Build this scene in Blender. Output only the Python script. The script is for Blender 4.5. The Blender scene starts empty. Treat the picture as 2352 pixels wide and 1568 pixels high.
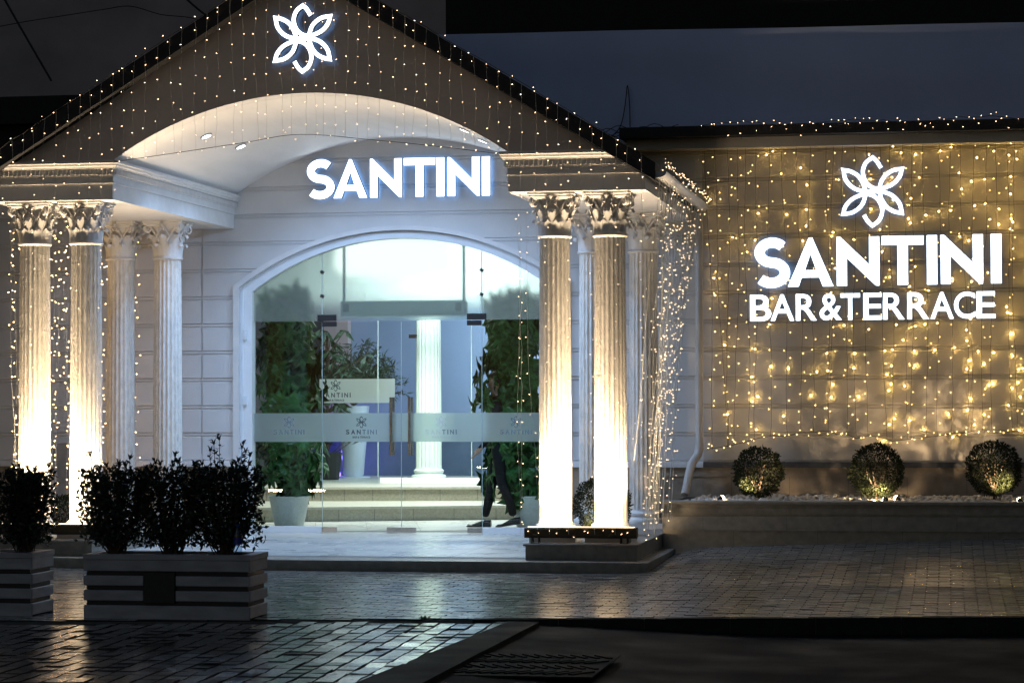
import bpy, bmesh, math, random
from mathutils import Vector, Matrix, Euler
random.seed(7)
R = math.radians
sc = bpy.context.scene
C = sc.collection
PI = math.pi

# ------------------------------------------------------------------ camera
CAMH = 1.54
F, PH, TH, RO = 5553.0, R(10.25), R(1.45), .003
fw = Vector((-math.sin(PH)*math.cos(TH), math.cos(PH)*math.cos(TH), math.sin(TH)))
rt = Vector((math.cos(PH), math.sin(PH), 0)); up = rt.cross(fw)
rt2 = rt*math.cos(RO) - up*math.sin(RO); up2 = up*math.cos(RO) + rt*math.sin(RO)
cd = bpy.data.cameras.new('camera'); cam = bpy.data.objects.new('camera', cd); C.objects.link(cam)
cd.sensor_width = 36; cd.lens = F/2352*36; cd.clip_start = .5; cd.clip_end = 400
M = Matrix((rt2, up2, -fw)).transposed().to_4x4(); M.translation = Vector((0, 0, CAMH))
cam.matrix_world = M
sc.camera = cam

def at(x, y, Y=None, Z=None):
    d = fw + rt2*((x-1176)/F) - up2*((y-784)/F)
    t = Y/d.y if Y is not None else (Z-CAMH)/d.z
    return Vector((0, 0, CAMH)) + d*t

# ------------------------------------------------------------------ materials
MATS = {}
def nd(nt, t, **k):
    n = nt.nodes.new(t)
    for a, b in k.items(): setattr(n, a, b)
    return n
def mat(name, col, rough=.6, metal=0., var=.12, vs=6., bump=0., bs=60., spec=.5, coat=0., sub=0., stretch=(1, 1, 1), rvar=0.):
    m = bpy.data.materials.new(name); m.use_nodes = True; nt = m.node_tree; L = nt.links
    p = nt.nodes['Principled BSDF']
    p.inputs['Roughness'].default_value = rough; p.inputs['Metallic'].default_value = metal
    p.inputs['Specular IOR Level'].default_value = spec; p.inputs['Coat Weight'].default_value = coat; p.inputs['Coat Roughness'].default_value = .16
    g = nd(nt, 'ShaderNodeNewGeometry'); mp = nd(nt, 'ShaderNodeMapping'); mp.inputs['Scale'].default_value = stretch
    L.new(g.outputs['Position'], mp.inputs['Vector'])
    n = nd(nt, 'ShaderNodeTexNoise'); n.inputs['Scale'].default_value = vs; n.inputs['Detail'].default_value = 6
    L.new(mp.outputs[0], n.inputs['Vector'])
    cr = nd(nt, 'ShaderNodeValToRGB')
    a = [max(0, c*(1-var)) for c in col]; b = [min(1, c*(1+var)) for c in col]
    cr.color_ramp.elements[0].position = .3; cr.color_ramp.elements[1].position = .7
    cr.color_ramp.elements[0].color = (*a, 1); cr.color_ramp.elements[1].color = (*b, 1)
    L.new(n.outputs['Fac'], cr.inputs[0]); L.new(cr.outputs[0], p.inputs['Base Color'])
    if rvar:
        mr = nd(nt, 'ShaderNodeMapRange'); mr.inputs[1].default_value = .3; mr.inputs[2].default_value = .7
        mr.inputs[3].default_value = max(.02, rough-rvar); mr.inputs[4].default_value = rough+rvar
        n3 = nd(nt, 'ShaderNodeTexNoise'); n3.inputs['Scale'].default_value = vs*.6; n3.inputs['Detail'].default_value = 4
        L.new(mp.outputs[0], n3.inputs['Vector']); L.new(n3.outputs['Fac'], mr.inputs[0]); L.new(mr.outputs[0], p.inputs['Roughness'])
    if bump:
        n2 = nd(nt, 'ShaderNodeTexNoise'); n2.inputs['Scale'].default_value = bs; n2.inputs['Detail'].default_value = 5
        L.new(mp.outputs[0], n2.inputs['Vector'])
        bp = nd(nt, 'ShaderNodeBump'); bp.inputs['Strength'].default_value = min(1, bump); bp.inputs['Distance'].default_value = .01*max(1, bump)
        L.new(n2.outputs['Fac'], bp.inputs['Height']); L.new(bp.outputs[0], p.inputs['Normal'])
    MATS[name] = m
    return m
def emit(name, col, s):
    m = bpy.data.materials.new(name); m.use_nodes = True; nt = m.node_tree
    for n in list(nt.nodes): nt.nodes.remove(n)
    e = nd(nt, 'ShaderNodeEmission'); e.inputs[0].default_value = (*col, 1); e.inputs[1].default_value = s
    o = nd(nt, 'ShaderNodeOutputMaterial'); nt.links.new(e.outputs[0], o.inputs[0])
    MATS[name] = m; return m
def emit2(name, col, s, colb, sb):
    m = emit(name, col, s); nt = m.node_tree; o = [n for n in nt.nodes if n.type == 'OUTPUT_MATERIAL'][0]; e = [n for n in nt.nodes if n.type == 'EMISSION'][0]
    e2 = nd(nt, 'ShaderNodeEmission'); e2.inputs[0].default_value = (*colb, 1); e2.inputs[1].default_value = sb
    g = nd(nt, 'ShaderNodeNewGeometry'); x = nd(nt, 'ShaderNodeMixShader')
    nt.links.new(g.outputs['Backfacing'], x.inputs[0]); nt.links.new(e.outputs[0], x.inputs[1]); nt.links.new(e2.outputs[0], x.inputs[2]); nt.links.new(x.outputs[0], o.inputs[0])
    return m
def glass(name, tint=(.93, .97, .96), refl=1.0):
    m = bpy.data.materials.new(name); m.use_nodes = True; nt = m.node_tree
    for n in list(nt.nodes): nt.nodes.remove(n)
    t = nd(nt, 'ShaderNodeBsdfTransparent'); t.inputs[0].default_value = (*tint, 1)
    g = nd(nt, 'ShaderNodeBsdfGlossy'); g.inputs['Roughness'].default_value = .01
    lw = nd(nt, 'ShaderNodeFresnel'); lw.inputs['IOR'].default_value = 1.45
    mu = nd(nt, 'ShaderNodeMath', operation='MULTIPLY'); mu.inputs[1].default_value = refl
    x = nd(nt, 'ShaderNodeMixShader'); o = nd(nt, 'ShaderNodeOutputMaterial')
    ge = nd(nt, 'ShaderNodeNewGeometry'); inv = nd(nt, 'ShaderNodeMath', operation='SUBTRACT'); inv.inputs[0].default_value = 1
    m2_ = nd(nt, 'ShaderNodeMath', operation='MULTIPLY'); nt.links.new(ge.outputs['Backfacing'], inv.inputs[1])
    nt.links.new(lw.outputs[0], mu.inputs[0]); nt.links.new(mu.outputs[0], m2_.inputs[0]); nt.links.new(inv.outputs[0], m2_.inputs[1]); nt.links.new(m2_.outputs[0], x.inputs[0])
    nt.links.new(t.outputs[0], x.inputs[1]); nt.links.new(g.outputs[0], x.inputs[2]); nt.links.new(x.outputs[0], o.inputs[0])
    MATS[name] = m; return m
def frosted(name, rough, milk, col=(.85, .93, .9)):
    m = bpy.data.materials.new(name); m.use_nodes = True; nt = m.node_tree
    for n in list(nt.nodes): nt.nodes.remove(n)
    r = nd(nt, 'ShaderNodeBsdfRefraction'); r.inputs['IOR'].default_value = 1.25; r.inputs['Roughness'].default_value = rough
    r.inputs[0].default_value = (*col, 1)
    d = nd(nt, 'ShaderNodeBsdfTranslucent'); d.inputs[0].default_value = (.8, .86, .84, 1)
    df = nd(nt, 'ShaderNodeBsdfDiffuse'); df.inputs[0].default_value = (.7, .76, .76, 1)
    x = nd(nt, 'ShaderNodeMixShader'); x.inputs[0].default_value = milk
    y = nd(nt, 'ShaderNodeMixShader'); y.inputs[0].default_value = .5
    o = nd(nt, 'ShaderNodeOutputMaterial')
    nt.links.new(d.outputs[0], y.inputs[1]); nt.links.new(df.outputs[0], y.inputs[2])
    nt.links.new(r.outputs[0], x.inputs[1]); nt.links.new(y.outputs[0], x.inputs[2]); nt.links.new(x.outputs[0], o.inputs[0])
    MATS[name] = m; return m

WALL = mat('painted_plaster', (.66, .65, .63), .7, var=.05, vs=2.5, bump=.25, bs=90)
WALLL = mat('rendered_side_wall', (.56, .52, .46), .75, var=.12, vs=1.6, bump=.3, bs=70)
TRIM = mat('moulded_stucco', (.72, .70, .67), .6, var=.05, vs=8, bump=.2, bs=120)
SHAFT = mat('rough_stucco_shaft', (.74, .70, .63), .5, var=.14, vs=25, bump=1.1, bs=75, stretch=(1, 1, .45))
GABLE = mat('gable_render', (.62, .54, .48), .8, var=.09, vs=1.1, bump=.25, bs=160)
VAULT = mat('vault_plaster', (.78, .77, .75), .7, var=.05, vs=5, bump=.35, bs=28, stretch=(1, .25, 1))
ROOF = mat('black_roof_edge', (.012, .012, .013), .7, var=.3, vs=12, bump=.4, bs=40)
PVC = mat('white_frame', (.78, .80, .80), .35, var=.03)
STONE = mat('beige_stone_cladding', (.30, .245, .18), .5, var=.22, vs=9, bump=.3, bs=140)
STONE2 = mat('grey_stone_slab', (.21, .195, .165), .45, var=.2, vs=14, bump=.25, bs=160)
KERBM = mat('dark_kerb', (.02, .02, .02), .8, var=.3, spec=.15)
STONED = mat('dark_ledge_stone', (.09, .09, .095), .5, var=.2, vs=10)
TILE = mat('floor_tile', (.50, .50, .47), .3, var=.07, vs=3, rvar=.08)
TILEB = mat('tile_joint', (.20, .20, .18), .8)
STEP = mat('step_stone', (.31, .295, .235), .6, var=.18, vs=40, bump=.2, bs=120)
STEPT = mat('step_tread', (.42, .41, .35), .4, var=.1, vs=20)
PAV = [mat('paver_tone_a', (.25, .237, .212), .22, var=.12, vs=9, bump=.12, bs=55, rvar=.07, coat=.5),
       mat('paver_tone_b', (.238, .226, .203), .25, var=.12, vs=9, bump=.12, bs=55, rvar=.07, coat=.5),
       mat('paver_tone_c', (.262, .248, .221), .20, var=.12, vs=9, bump=.12, bs=55, rvar=.07, coat=.5),
       mat('paver_dark', (.07, .07, .07), .45, var=.2, vs=9, bump=.3, bs=55)]
SET = [mat('sett_tone_a', (.075, .075, .075), .20, var=.3, vs=14, bump=.28, bs=35, rvar=.06, coat=1.0, spec=.8),
       mat('sett_tone_b', (.055, .055, .057), .24, var=.3, vs=14, bump=.28, bs=35, rvar=.06, coat=1.0, spec=.8),
       mat('sett_tone_c', (.10, .095, .09), .17, var=.3, vs=14, bump=.28, bs=35, rvar=.06, coat=1.0, spec=.8)]
MORT = mat('joint_sand', (.03, .028, .025), .9, var=.3, vs=30, bump=.4, bs=90)
ASPH = mat('asphalt', (.010, .010, .010), .7, var=.35, vs=3, bump=.7, bs=130, rvar=.12, spec=.12)
IRON = mat('cast_iron', (.010, .010, .010), .7, metal=0, var=.3, vs=20, bump=.3, spec=.12)
BLACKM = mat('black_metal', (.02, .02, .02), .45, metal=.3, var=.2)
BRASSY = mat('floodlight_housing', (.05, .04, .025), .35, metal=.7, var=.2)
CHROME = mat('steel', (.55, .53, .50), .18, metal=1, var=.08)
WIRE = mat('clear_wire', (.55, .55, .5), .35, var=.1)
WIREB = mat('black_wire', (.015, .015, .015), .5, var=.1)
LEAFD = mat('dark_shrub_leaf', (.02, .035, .015), .45, var=.4, vs=12)
LEAFB = mat('box_leaf', (.016, .022, .008), .6, var=.5, vs=14, spec=.12)
LEAFI = mat('indoor_leaf', (.026, .088, .020), .35, var=.5, vs=9, spec=.3)
LEAFF = mat('fine_leaf', (.03, .07, .035), .45, var=.4, vs=9)
BARK = mat('bark', (.09, .06, .04), .8, var=.3, vs=20, bump=.5)
SOIL = mat('soil', (.03, .022, .016), .95, var=.3, vs=30, bump=.8, bs=50)
MARB = mat('pale_marble', (.35, .35, .38), .45, var=.22, vs=5, bump=.15, bs=60, stretch=(1, 1, 3))
MARBD = mat('black_granite', (.012, .012, .013), .6, var=.3, vs=20)
PEB = mat('white_pebble', (.62, .57, .50), .5, var=.2, vs=14)
IWALL = mat('indoor_blue_wall', (.30, .37, .52), .6, var=.05, vs=1.5, bump=.1)
IWALLP = mat('indoor_pink_wall', (.55, .42, .42), .6, var=.05, vs=1.5)
IDADO = mat('indoor_dado', (.14, .18, .25), .5, var=.1)
ICEIL = mat('indoor_ceiling', (.75, .78, .77), .7, var=.03)
POT = mat('woven_pot', (.58, .62, .58), .5, var=.08, vs=30, bump=.5, bs=90)
POTW = mat('gloss_pot', (.60, .66, .75), .3, var=.04)
GREYP = mat('grey_panel', (.32, .34, .36), .5, var=.08)
PIPE = mat('painted_pipe', (.55, .53, .50), .4, var=.08, vs=4)
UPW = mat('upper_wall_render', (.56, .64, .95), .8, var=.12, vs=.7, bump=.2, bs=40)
TENT = mat('taupe_fabric', (.36, .30, .28), .8, var=.2, vs=1.2)
DARK = mat('near_black', (.006, .006, .007), .8, var=.3)
SUIT = mat('black_suit', (.006, .006, .007), .75, var=.3, spec=.3)
SKIN = mat('skin', (.45, .27, .19), .5, var=.08)
HAIR = mat('dark_hair', (.015, .01, .008), .5, var=.3)
SHOE = mat('black_leather', (.01, .01, .01), .25, var=.2)
PLASB = mat('blue_plastic', (.02, .05, .3), .3)
PLASC = glass('clear_plastic', (.75, .82, .88), 2.2)
GLASS = glass('clear_glass', (.93, .97, .955), 1.0)
FROST = frosted('frosted_glass', .27, .18)
FROSTB = frosted('frosted_band', .28, .34)
LOGOD = mat('etched_mark_dark', (.045, .07, .075), .5)
LOGOL = mat('etched_mark_light', (.70, .74, .72), .5)
LOGOM = mat('etched_mark_grey', (.20, .25, .28), .5)
E_SIGN = emit2('sign_white', (.80, .90, 1.0), 3.6, (.2, .45, 1.0), 2.6)
E_BACK1 = emit('halo_blue', (.16, .42, 1.0), 2.6)
E_BACK2 = emit('halo_dim', (.25, .5, 1.0), .35)
E_SIGNR = mat('letter_return', (.30, .34, .40), .5)
E_DOWN = emit('downlight_glow', (.85, .93, 1.0), 14)
E_CEIL = emit('ceiling_lamp_glow', (.92, 1.0, .93), 16)
E_BULB = emit('warm_bulb', (1.0, .66, .38), 11)
E_BULBW = emit('yellow_bulb', (1.0, .64, .22), 24)
E_FLOOD = emit('flood_lens_glow', (1.0, .78, .50), 6)
E_SPOT = emit('spot_lens_glow', (1.0, .74, .45), 45)

# ------------------------------------------------------------------ objects
def tag(o, label=None, cat=None, group=None, kind=None):
    if label: o['label'] = label
    if cat: o['category'] = cat
    if group: o['group'] = group
    if kind: o['kind'] = kind
    return o
def empty(name, loc=(0, 0, 0), label=None, cat=None, group=None, rz=0, parent=None):
    o = bpy.data.objects.new(name, None); C.objects.link(o); o.empty_display_size = .1
    o.rotation_euler = (0, 0, rz); o.location = loc
    if parent is not None:
        o.parent = parent
        if parent.parent is None: o.location = Vector(loc) - parent.location
    tag(o, label, cat, group)
    return o
def origin_of(o):
    p = Vector((0, 0, 0))
    while o is not None: p += o.location; o = o.parent
    return p
class MB:
    def __init__(s): s.v = []; s.f = []; s.m = []
    def add(s, v, f, mi=0):
        n = len(s.v); s.v.extend(tuple(a) for a in v)
        for q in f: s.f.append(tuple(i+n for i in q)); s.m.append(mi)
        return s
    def box(s, x0, x1, y0, y1, z0, z1, mi=0):
        v = [(x0, y0, z0), (x1, y0, z0), (x1, y1, z0), (x0, y1, z0), (x0, y0, z1), (x1, y0, z1), (x1, y1, z1), (x0, y1, z1)]
        return s.add(v, [(3, 2, 1, 0), (4, 5, 6, 7), (0, 1, 5, 4), (1, 2, 6, 5), (2, 3, 7, 6), (3, 0, 4, 7)], mi)
    def cbox(s, x0, x1, y0, y1, z0, z1, b=.006, mi=0):      # chamfered box
        v = []
        for (z, i) in ((z0, b), (z0+b, 0), (z1-b, 0), (z1, b)):
            v += [(x0+i+(0 if i else b), y0+i, z), (x1-b, y0+i, z), (x1-i, y0+b, z), (x1-i, y1-b, z), (x1-b, y1-i, z), (x0+b, y1-i, z), (x0+i, y1-b, z), (x0+i, y0+b, z)]
        f = [tuple(range(7, -1, -1)), tuple(range(24, 32))]
        for k in range(3):
            for j in range(8): f.append((k*8+j, k*8+(j+1) % 8, k*8+8+(j+1) % 8, k*8+8+j))
        return s.add(v, f, mi)
    def tube(s, pts, r, n=6, cap=True, mi=0):
        pts = [Vector(p) for p in pts]; rs = r if isinstance(r, (list, tuple)) else [r]*len(pts)
        v = []; f = []; ref = None
        for i, p in enumerate(pts):
            d = (pts[min(i+1, len(pts)-1)] - pts[max(i-1, 0)])
            d = d.normalized() if d.length > 1e-9 else Vector((0, 0, 1))
            if ref is None: ref = Vector((1, 0, 0)) if abs(d.x) < .9 else Vector((0, 1, 0))
            a = d.cross(ref).normalized(); b = d.cross(a); ref = a.cross(d)
            for k in range(n):
                t = 2*PI*k/n; v.append(p + a*math.cos(t)*rs[i] + b*math.sin(t)*rs[i])
        for i in range(len(pts)-1):
            for k in range(n): f.append((i*n+k, i*n+(k+1) % n, (i+1)*n+(k+1) % n, (i+1)*n+k))
        if cap: f.append(tuple(range(n-1, -1, -1))); f.append(tuple((len(pts)-1)*n+k for k in range(n)))
        return s.add(v, f, mi)
    def lathe(s, prof, n=32, c=(0, 0, 0), rf=None, mi=0):
        v = []; f = []
        for (r, z) in prof:
            for k in range(n):
                t = 2*PI*k/n; q = r*(rf(t, z) if rf else 1)
                v.append((c[0]+q*math.cos(t), c[1]+q*math.sin(t), c[2]+z))
        for i in range(len(prof)-1):
            for k in range(n): f.append((i*n+k, i*n+(k+1) % n, (i+1)*n+(k+1) % n, (i+1)*n+k))
        f.append(tuple(range(n-1, -1, -1))); f.append(tuple((len(prof)-1)*n+k for k in range(n)))
        return s.add(v, f, mi)
    def ico(s, c, r, sq=(1, 1, 1), rot=None, mi=0):
        v = [(0, 0, 1), (1, 0, 0), (0, 1, 0), (-1, 0, 0), (0, -1, 0), (0, 0, -1)]
        f = [(0, 1, 2), (0, 2, 3), (0, 3, 4), (0, 4, 1), (5, 2, 1), (5, 3, 2), (5, 4, 3), (5, 1, 4)]
        return s.add([Vector(c) + (rot @ Vector((a[0]*sq[0]*r, a[1]*sq[1]*r, a[2]*sq[2]*r)) if rot else Vector((a[0]*sq[0]*r, a[1]*sq[1]*r, a[2]*sq[2]*r))) for a in v], f, mi)
    def mesh(s, name, mats, smooth=False):
        me = bpy.data.meshes.new(name); me.from_pydata(s.v, [], s.f)
        for m in (mats if isinstance(mats, (list, tuple)) else [mats]): me.materials.append(m)
        if isinstance(mats, (list, tuple)) and len(mats) > 1: me.polygons.foreach_set('material_index', s.m)
        if smooth: me.polygons.foreach_set('use_smooth', [True]*len(me.polygons))
        me.update(); return me
    def build(s, name, mats, parent=None, smooth=False, local=False, **t):
        o = bpy.data.objects.new(name, s.mesh(name, mats, smooth)); C.objects.link(o)
        if parent is not None:
            o.parent = parent
            if not local: o.location = -origin_of(parent)
        tag(o, **t); return o
def sharp(o, deg=40):
    o.data.polygons.foreach_set('use_smooth', [True]*len(o.data.polygons))
    bm = bmesh.new(); bm.from_mesh(o.data)
    for e in bm.edges:
        if len(e.link_faces) == 2 and e.calc_face_angle(0) > R(deg): e.smooth = False
    bm.to_mesh(o.data); bm.free(); return o
def clipped(o, co, no):
    bm = bmesh.new(); bm.from_mesh(o.data)
    g = bmesh.ops.bisect_plane(bm, geom=bm.verts[:]+bm.edges[:]+bm.faces[:], plane_co=co, plane_no=no, clear_outer=True)
    ed = [e for e in g['geom_cut'] if isinstance(e, bmesh.types.BMEdge)]
    if ed: bmesh.ops.contextual_create(bm, geom=ed)
    bm.to_mesh(o.data); bm.free(); return o
def copy_tree(o, parent=None):
    c = o.copy(); C.objects.link(c); c.parent = parent
    for ch in KIDS.get(o.name, []): copy_tree(ch, c)
    return c
KIDS = {}
def remember():
    KIDS.clear()
    for o in C.objects:
        if o.parent is not None: KIDS.setdefault(o.parent.name, []).append(o)
def lamp(name, kind, loc, target, power, col, parent=None, **k):
    d = bpy.data.lights.new(name, kind); d.energy = power; d.color = col
    for a, b in k.items(): setattr(d, a, b)
    o = bpy.data.objects.new(name, d); C.objects.link(o)
    o.location = loc
    if target is not None: o.rotation_euler = (Vector(target)-Vector(loc)).to_track_quat('-Z', 'Y').to_euler()
    if parent is not None: o.parent = parent; o.location = Vector(loc) - origin_of(parent)
    return o

# ------------------------------------------------------------------ key dimensions
F0 = .10; XC = -5.93; XL, XR = -7.85, -4.01; XLO, XRO = -9.13, -2.73
YF, YW = 22.0, 26.0; ZB, ZC = 3.49, 3.86; XP, ZP, SL = -5.98, 5.58, .602
roof_z = lambda x: ZP - SL*abs(x-XP)
SPAN = (XR-XL)/2; RISE = .60; RV = (SPAN**2+RISE**2)/(2*RISE); ZVC = ZC+RISE-RV
vault_z = lambda x: ZVC + math.sqrt(max(0, RV*RV-(x-XC)**2))

# ------------------------------------------------------------------ ground
def yedge(x): return 16.97 + .195*(x+3.07)
def sm(t): t = max(0, min(1, t)); return t*t*(3-2*t)
def zpav(x, y):
    a = max(0, min(1, (y-20.4)/3.4)); e = sm((x+3.1)/.9)
    return e*a*(.10+.12*max(0, min(1.6, (x+2.7)/3.45)))
def ground_sheet(name, xs, ys, zf, m, **t):
    b = MB(); nx, ny = len(xs), len(ys)
    b.add([(x, y(x) if callable(y) else y, zf(x, y(x) if callable(y) else y)) for y in ys for x in xs],
          [(j*nx+i, j*nx+i+1, (j+1)*nx+i+1, (j+1)*nx+i) for j in range(ny-1) for i in range(nx-1)])
    return b.build(name, m, smooth=True, **t)
fr = lambda a, b, n: [a+(b-a)*i/n for i in range(n+1)]
zroad = lambda x, y: -.028-.09*sm((x+3.3)/2.4)
ground_sheet('road', [-60, -20, -14, -8, -5]+fr(-4, 0, 16)+[4, 10, 60], [-60, 0, 6, 10, 14, 20, 24, 60, 120], zroad, ASPH, kind='structure', label='dark asphalt road in the foreground')
PSX = fr(-16, 8, 48)
b = MB()
ys = [lambda x: yedge(x)] + [(lambda x, k=k: yedge(x)+(26.2-yedge(x))*k/24) for k in range(1, 25)]
gs = ground_sheet('pavement', PSX, ys, lambda x, y: zpav(x, y)-.006, MORT, kind='structure', label='pale block paving in front of the entrance, rising to the right')
# kerb face of the paving towards the road
kb = MB(); 
for i in range(len(PSX)-1):
    x0, x1 = PSX[i], PSX[i+1]
    kb.add([(x0, yedge(x0)-.001, -.12), (x1, yedge(x1)-.001, -.12), (x1, yedge(x1)-.001, -.005), (x0, yedge(x0)-.001, -.005)], [(0, 1, 2, 3)])
kb.build('kerb', STONED, kind='structure')

def pavers(name, inside, zf, a, bsz, ang, gap, mats, x0, x1, y0, y1, tilt, stag=.5, wts=None, dark=None, jz=.0015, **t):
    m = MB(); ca, sa = math.cos(ang), math.sin(ang); cx, cy = (x0+x1)/2, (y0+y1)/2
    L = math.hypot(x1-x0, y1-y0)/2+1
    ni, nj = int(L/a)+1, int(L/bsz)+1
    for i in range(-ni, ni):
        for j in range(-nj, nj):
            u = i*a; w = (j+(stag if i % 2 else 0))*bsz
            px, py = cx+u*ca-w*sa, cy+u*sa+w*ca
            if not (x0 < px < x1 and y0 < py < y1) or not inside(px, py): continue
            ha, hb = (a-gap)/2, (bsz-gap)/2; bv = .003
            tx, ty = random.gauss(0, tilt), random.gauss(0, tilt); dz = random.gauss(0, jz)
            vs = []
            for (qa, qb, qz) in ((ha, hb, -.008), (ha-bv, hb-bv, 0)):
                for (s1, s2) in ((-1, -1), (1, -1), (1, 1), (-1, 1)):
                    lu, lw = s1*qa, s2*qb
                    X, Y = px+lu*ca-lw*sa, py+lu*sa+lw*ca
                    vs.append((X, Y, zf(X, Y)+qz+dz+tx*lu+ty*lw))
            mi = random.randrange(3)
            if dark and dark(px, py): mi = 3
            m.add(vs, [(4, 5, 6, 7)], mi); m.add(vs[:], [(0, 1, 5, 4), (1, 2, 6, 5), (2, 3, 7, 6), (3, 0, 4, 7)], len(mats)-1)
    return m.build(name, mats, **t)
inp = lambda x, y: y > yedge(x)+.04 and not (x < -2.68 and y > 21.55) and not (x >= -2.68 and y > 23.9)
p = pavers('pavement_blocks', inp, lambda x, y: zpav(x, y)+.004, .10, .20, PI/2+.0, .0028, PAV+[MORT], -12, 3.4, 16.0, 24.0, .0045,
       dark=lambda x, y: abs((x+2.35)-.10*(y-22)) < .12 and 21.3 < y < 22.7, jz=.0012)
p.parent = gs
insett = lambda x, y: y < yedge(x)-.10 and x < -3.03+.045*(y-17) and y > 8
sb = ground_sheet('sett_paving', fr(-14, -3.0, 2), fr(8, 16.99, 3), lambda x, y: -.022, MORT, kind='structure', label='wet dark stone setts in front of the planters')
sv = []
for vtx in sb.data.vertices:
    if vtx.co.y > 16.9: vtx.co.y = yedge(vtx.co.x)-.01
    if vtx.co.x > -3.2: vtx.co.x = -3.12+.045*(vtx.co.y-17)
s_ = pavers('setts', insett, lambda x, y: -.010, .125, .20, .045, .013, SET+[MORT], -9.5, -2.9, 9.0, 17.2, .022, stag=0, jz=.002)
s_.parent = sb
# kerb stones closing the paving towards the road
ks = MB(); x = -3.35
while x < 7.9:
    x2 = x+.6; ya, yb = yedge(x), yedge(x2); q = .003
    v = [(x+q, ya-.012, -.14), (x2-q, yb-.012, -.14), (x2-q, yb-.012, .002), (x+q, ya-.012, .002), (x+q, ya+.055, .006), (x2-q, yb+.055, .006), (x2-q, yb+.055, -.14), (x+q, ya+.055, -.14)]
    ks.add(v, [(0, 1, 2, 3), (3, 2, 5, 4), (0, 3, 4, 7), (1, 6, 5, 2)]); x += .6
ks.build('kerb_stones', KERBM, kind='structure')
# smooth border slab between setts and grate
bs_ = MB(); bs_.add([(-3.43, 9, -.004), (-2.90, 9, -.004), (-2.86, yedge(-2.86)-.15, -.004), (-3.08, yedge(-3.06)-.1, -.004), (-2.90, 9, -.06), (-2.86, yedge(-2.86)-.15, -.06)], [(0, 1, 2, 3), (1, 4, 5, 2)])
bs_.build('border_slab', ASPH, kind='structure')
# asphalt patch and drain grate
g = at(1205, 1530, Z=-.05); ZG = zroad(g.x, g.y)+.118
gr = empty('drain_grate', (g.x, g.y, -.05), 'dark cast iron drain grate with slanted slots set in the asphalt', 'drain grate')
m = MB(); m.box(g.x-.50, g.x+.50, g.y-.62, g.y+.62, -.113+ZG, -.1034+ZG); 
for k in range(4):
    for j in range(12):
        x = g.x-.42+j*.076; y = g.y-.45+k*.30; s = 1 if k % 2 else -1
        ca, sa = math.cos(.6*s), math.sin(.6*s)
        vs = []
        for z in (-.1035+ZG, -.095+ZG):
            for (u, w) in ((-.014, -.10), (.014, -.10), (.014, .10), (-.014, .10)): vs.append((x+u*ca-w*sa, y+u*sa+w*ca, z))
        m.add(vs, [(4, 5, 6, 7), (0, 1, 5, 4), (1, 2, 6, 5), (2, 3, 7, 6), (3, 0, 4, 7)])
m.build('grate', IRON, gr)

LITT = mat('fallen_leaf_green', (.10, .14, .07), .6, var=.3)
for (u_, v_, lb) in ((972, 1424, 'crumpled green leaf lying at the edge of the setts, the left one of two'), (1000, 1427, 'crumpled green leaf lying at the edge of the setts, the right one of two')):
    q_ = at(u_, v_, Z=0.0); m = MB()
    for k in range(5):
        a = k*1.3+u_; m.add([(q_.x+.012*k-.03, q_.y-.01, .006), (q_.x+.012*k-.03+.045*math.cos(a), q_.y-.01+.03*math.sin(a), .012+.03*abs(math.sin(a*2))), (q_.x+.012*k-.03+.05*math.cos(a+.5), q_.y-.01+.03*math.sin(a+.5), .008+.018*abs(math.cos(a)))], [(0, 1, 2)])
    tag(m.build('fallen_leaf', LITT), lb, 'leaf', 'fallen leaves')

# ------------------------------------------------------------------ terrace
XT = -2.68
m = MB(); m.box(-14, XT, 21.6, 26.4, -.02, F0-.004); m.build('terrace', STONE2, kind='structure', label='low entrance terrace of pale floor tiles with a dark stone riser')
m = MB(); m.box(-14, XT+.01, 21.585, 21.92, F0-.03, F0+.001)
m.build('terrace_edge', STONE2, kind='structure')
def floor_tiles(name, x0, x1, y0, y1, z, sz, gap=.004, ang=0., inside=None):
    m = MB(); n = int(max(x1-x0, y1-y0)/sz)+3; cx, cy = (x0+x1)/2, (y0+y1)/2
    ca, sa = math.cos(ang), math.sin(ang)
    for i in range(-n, n):
        for j in range(-n, n):
            px, py = cx+i*sz*ca-j*sz*sa, cy+i*sz*sa+j*sz*ca
            if not (x0 < px < x1 and y0 < py < y1): continue
            if inside and not inside(px, py): continue
            h = (sz-gap)/2
            vs = [(px+a*h*ca-b_*h*sa, py+a*h*sa+b_*h*ca, z+random.gauss(0, .0002)) for a, b_ in ((-1, -1), (1, -1), (1, 1), (-1, 1))]
            m.add(vs, [(0, 1, 2, 3)])
    return m.build(name, TILE, kind='structure')
floor_tiles('terrace_floor', -14, XT-.3, 22.2, 26.3, F0+.004, .60, ang=0)
m = MB(); m.box(-14, XT-.02, 21.9, 26.4, F0-.003, F0+.0005); m.build('terrace_joints', TILEB, kind='structure')

# ------------------------------------------------------------------ building
B = empty('restaurant_building', (XC, YW, 0), 'white stucco restaurant front with a columned gabled porch and arched glass entrance', 'building')

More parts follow.
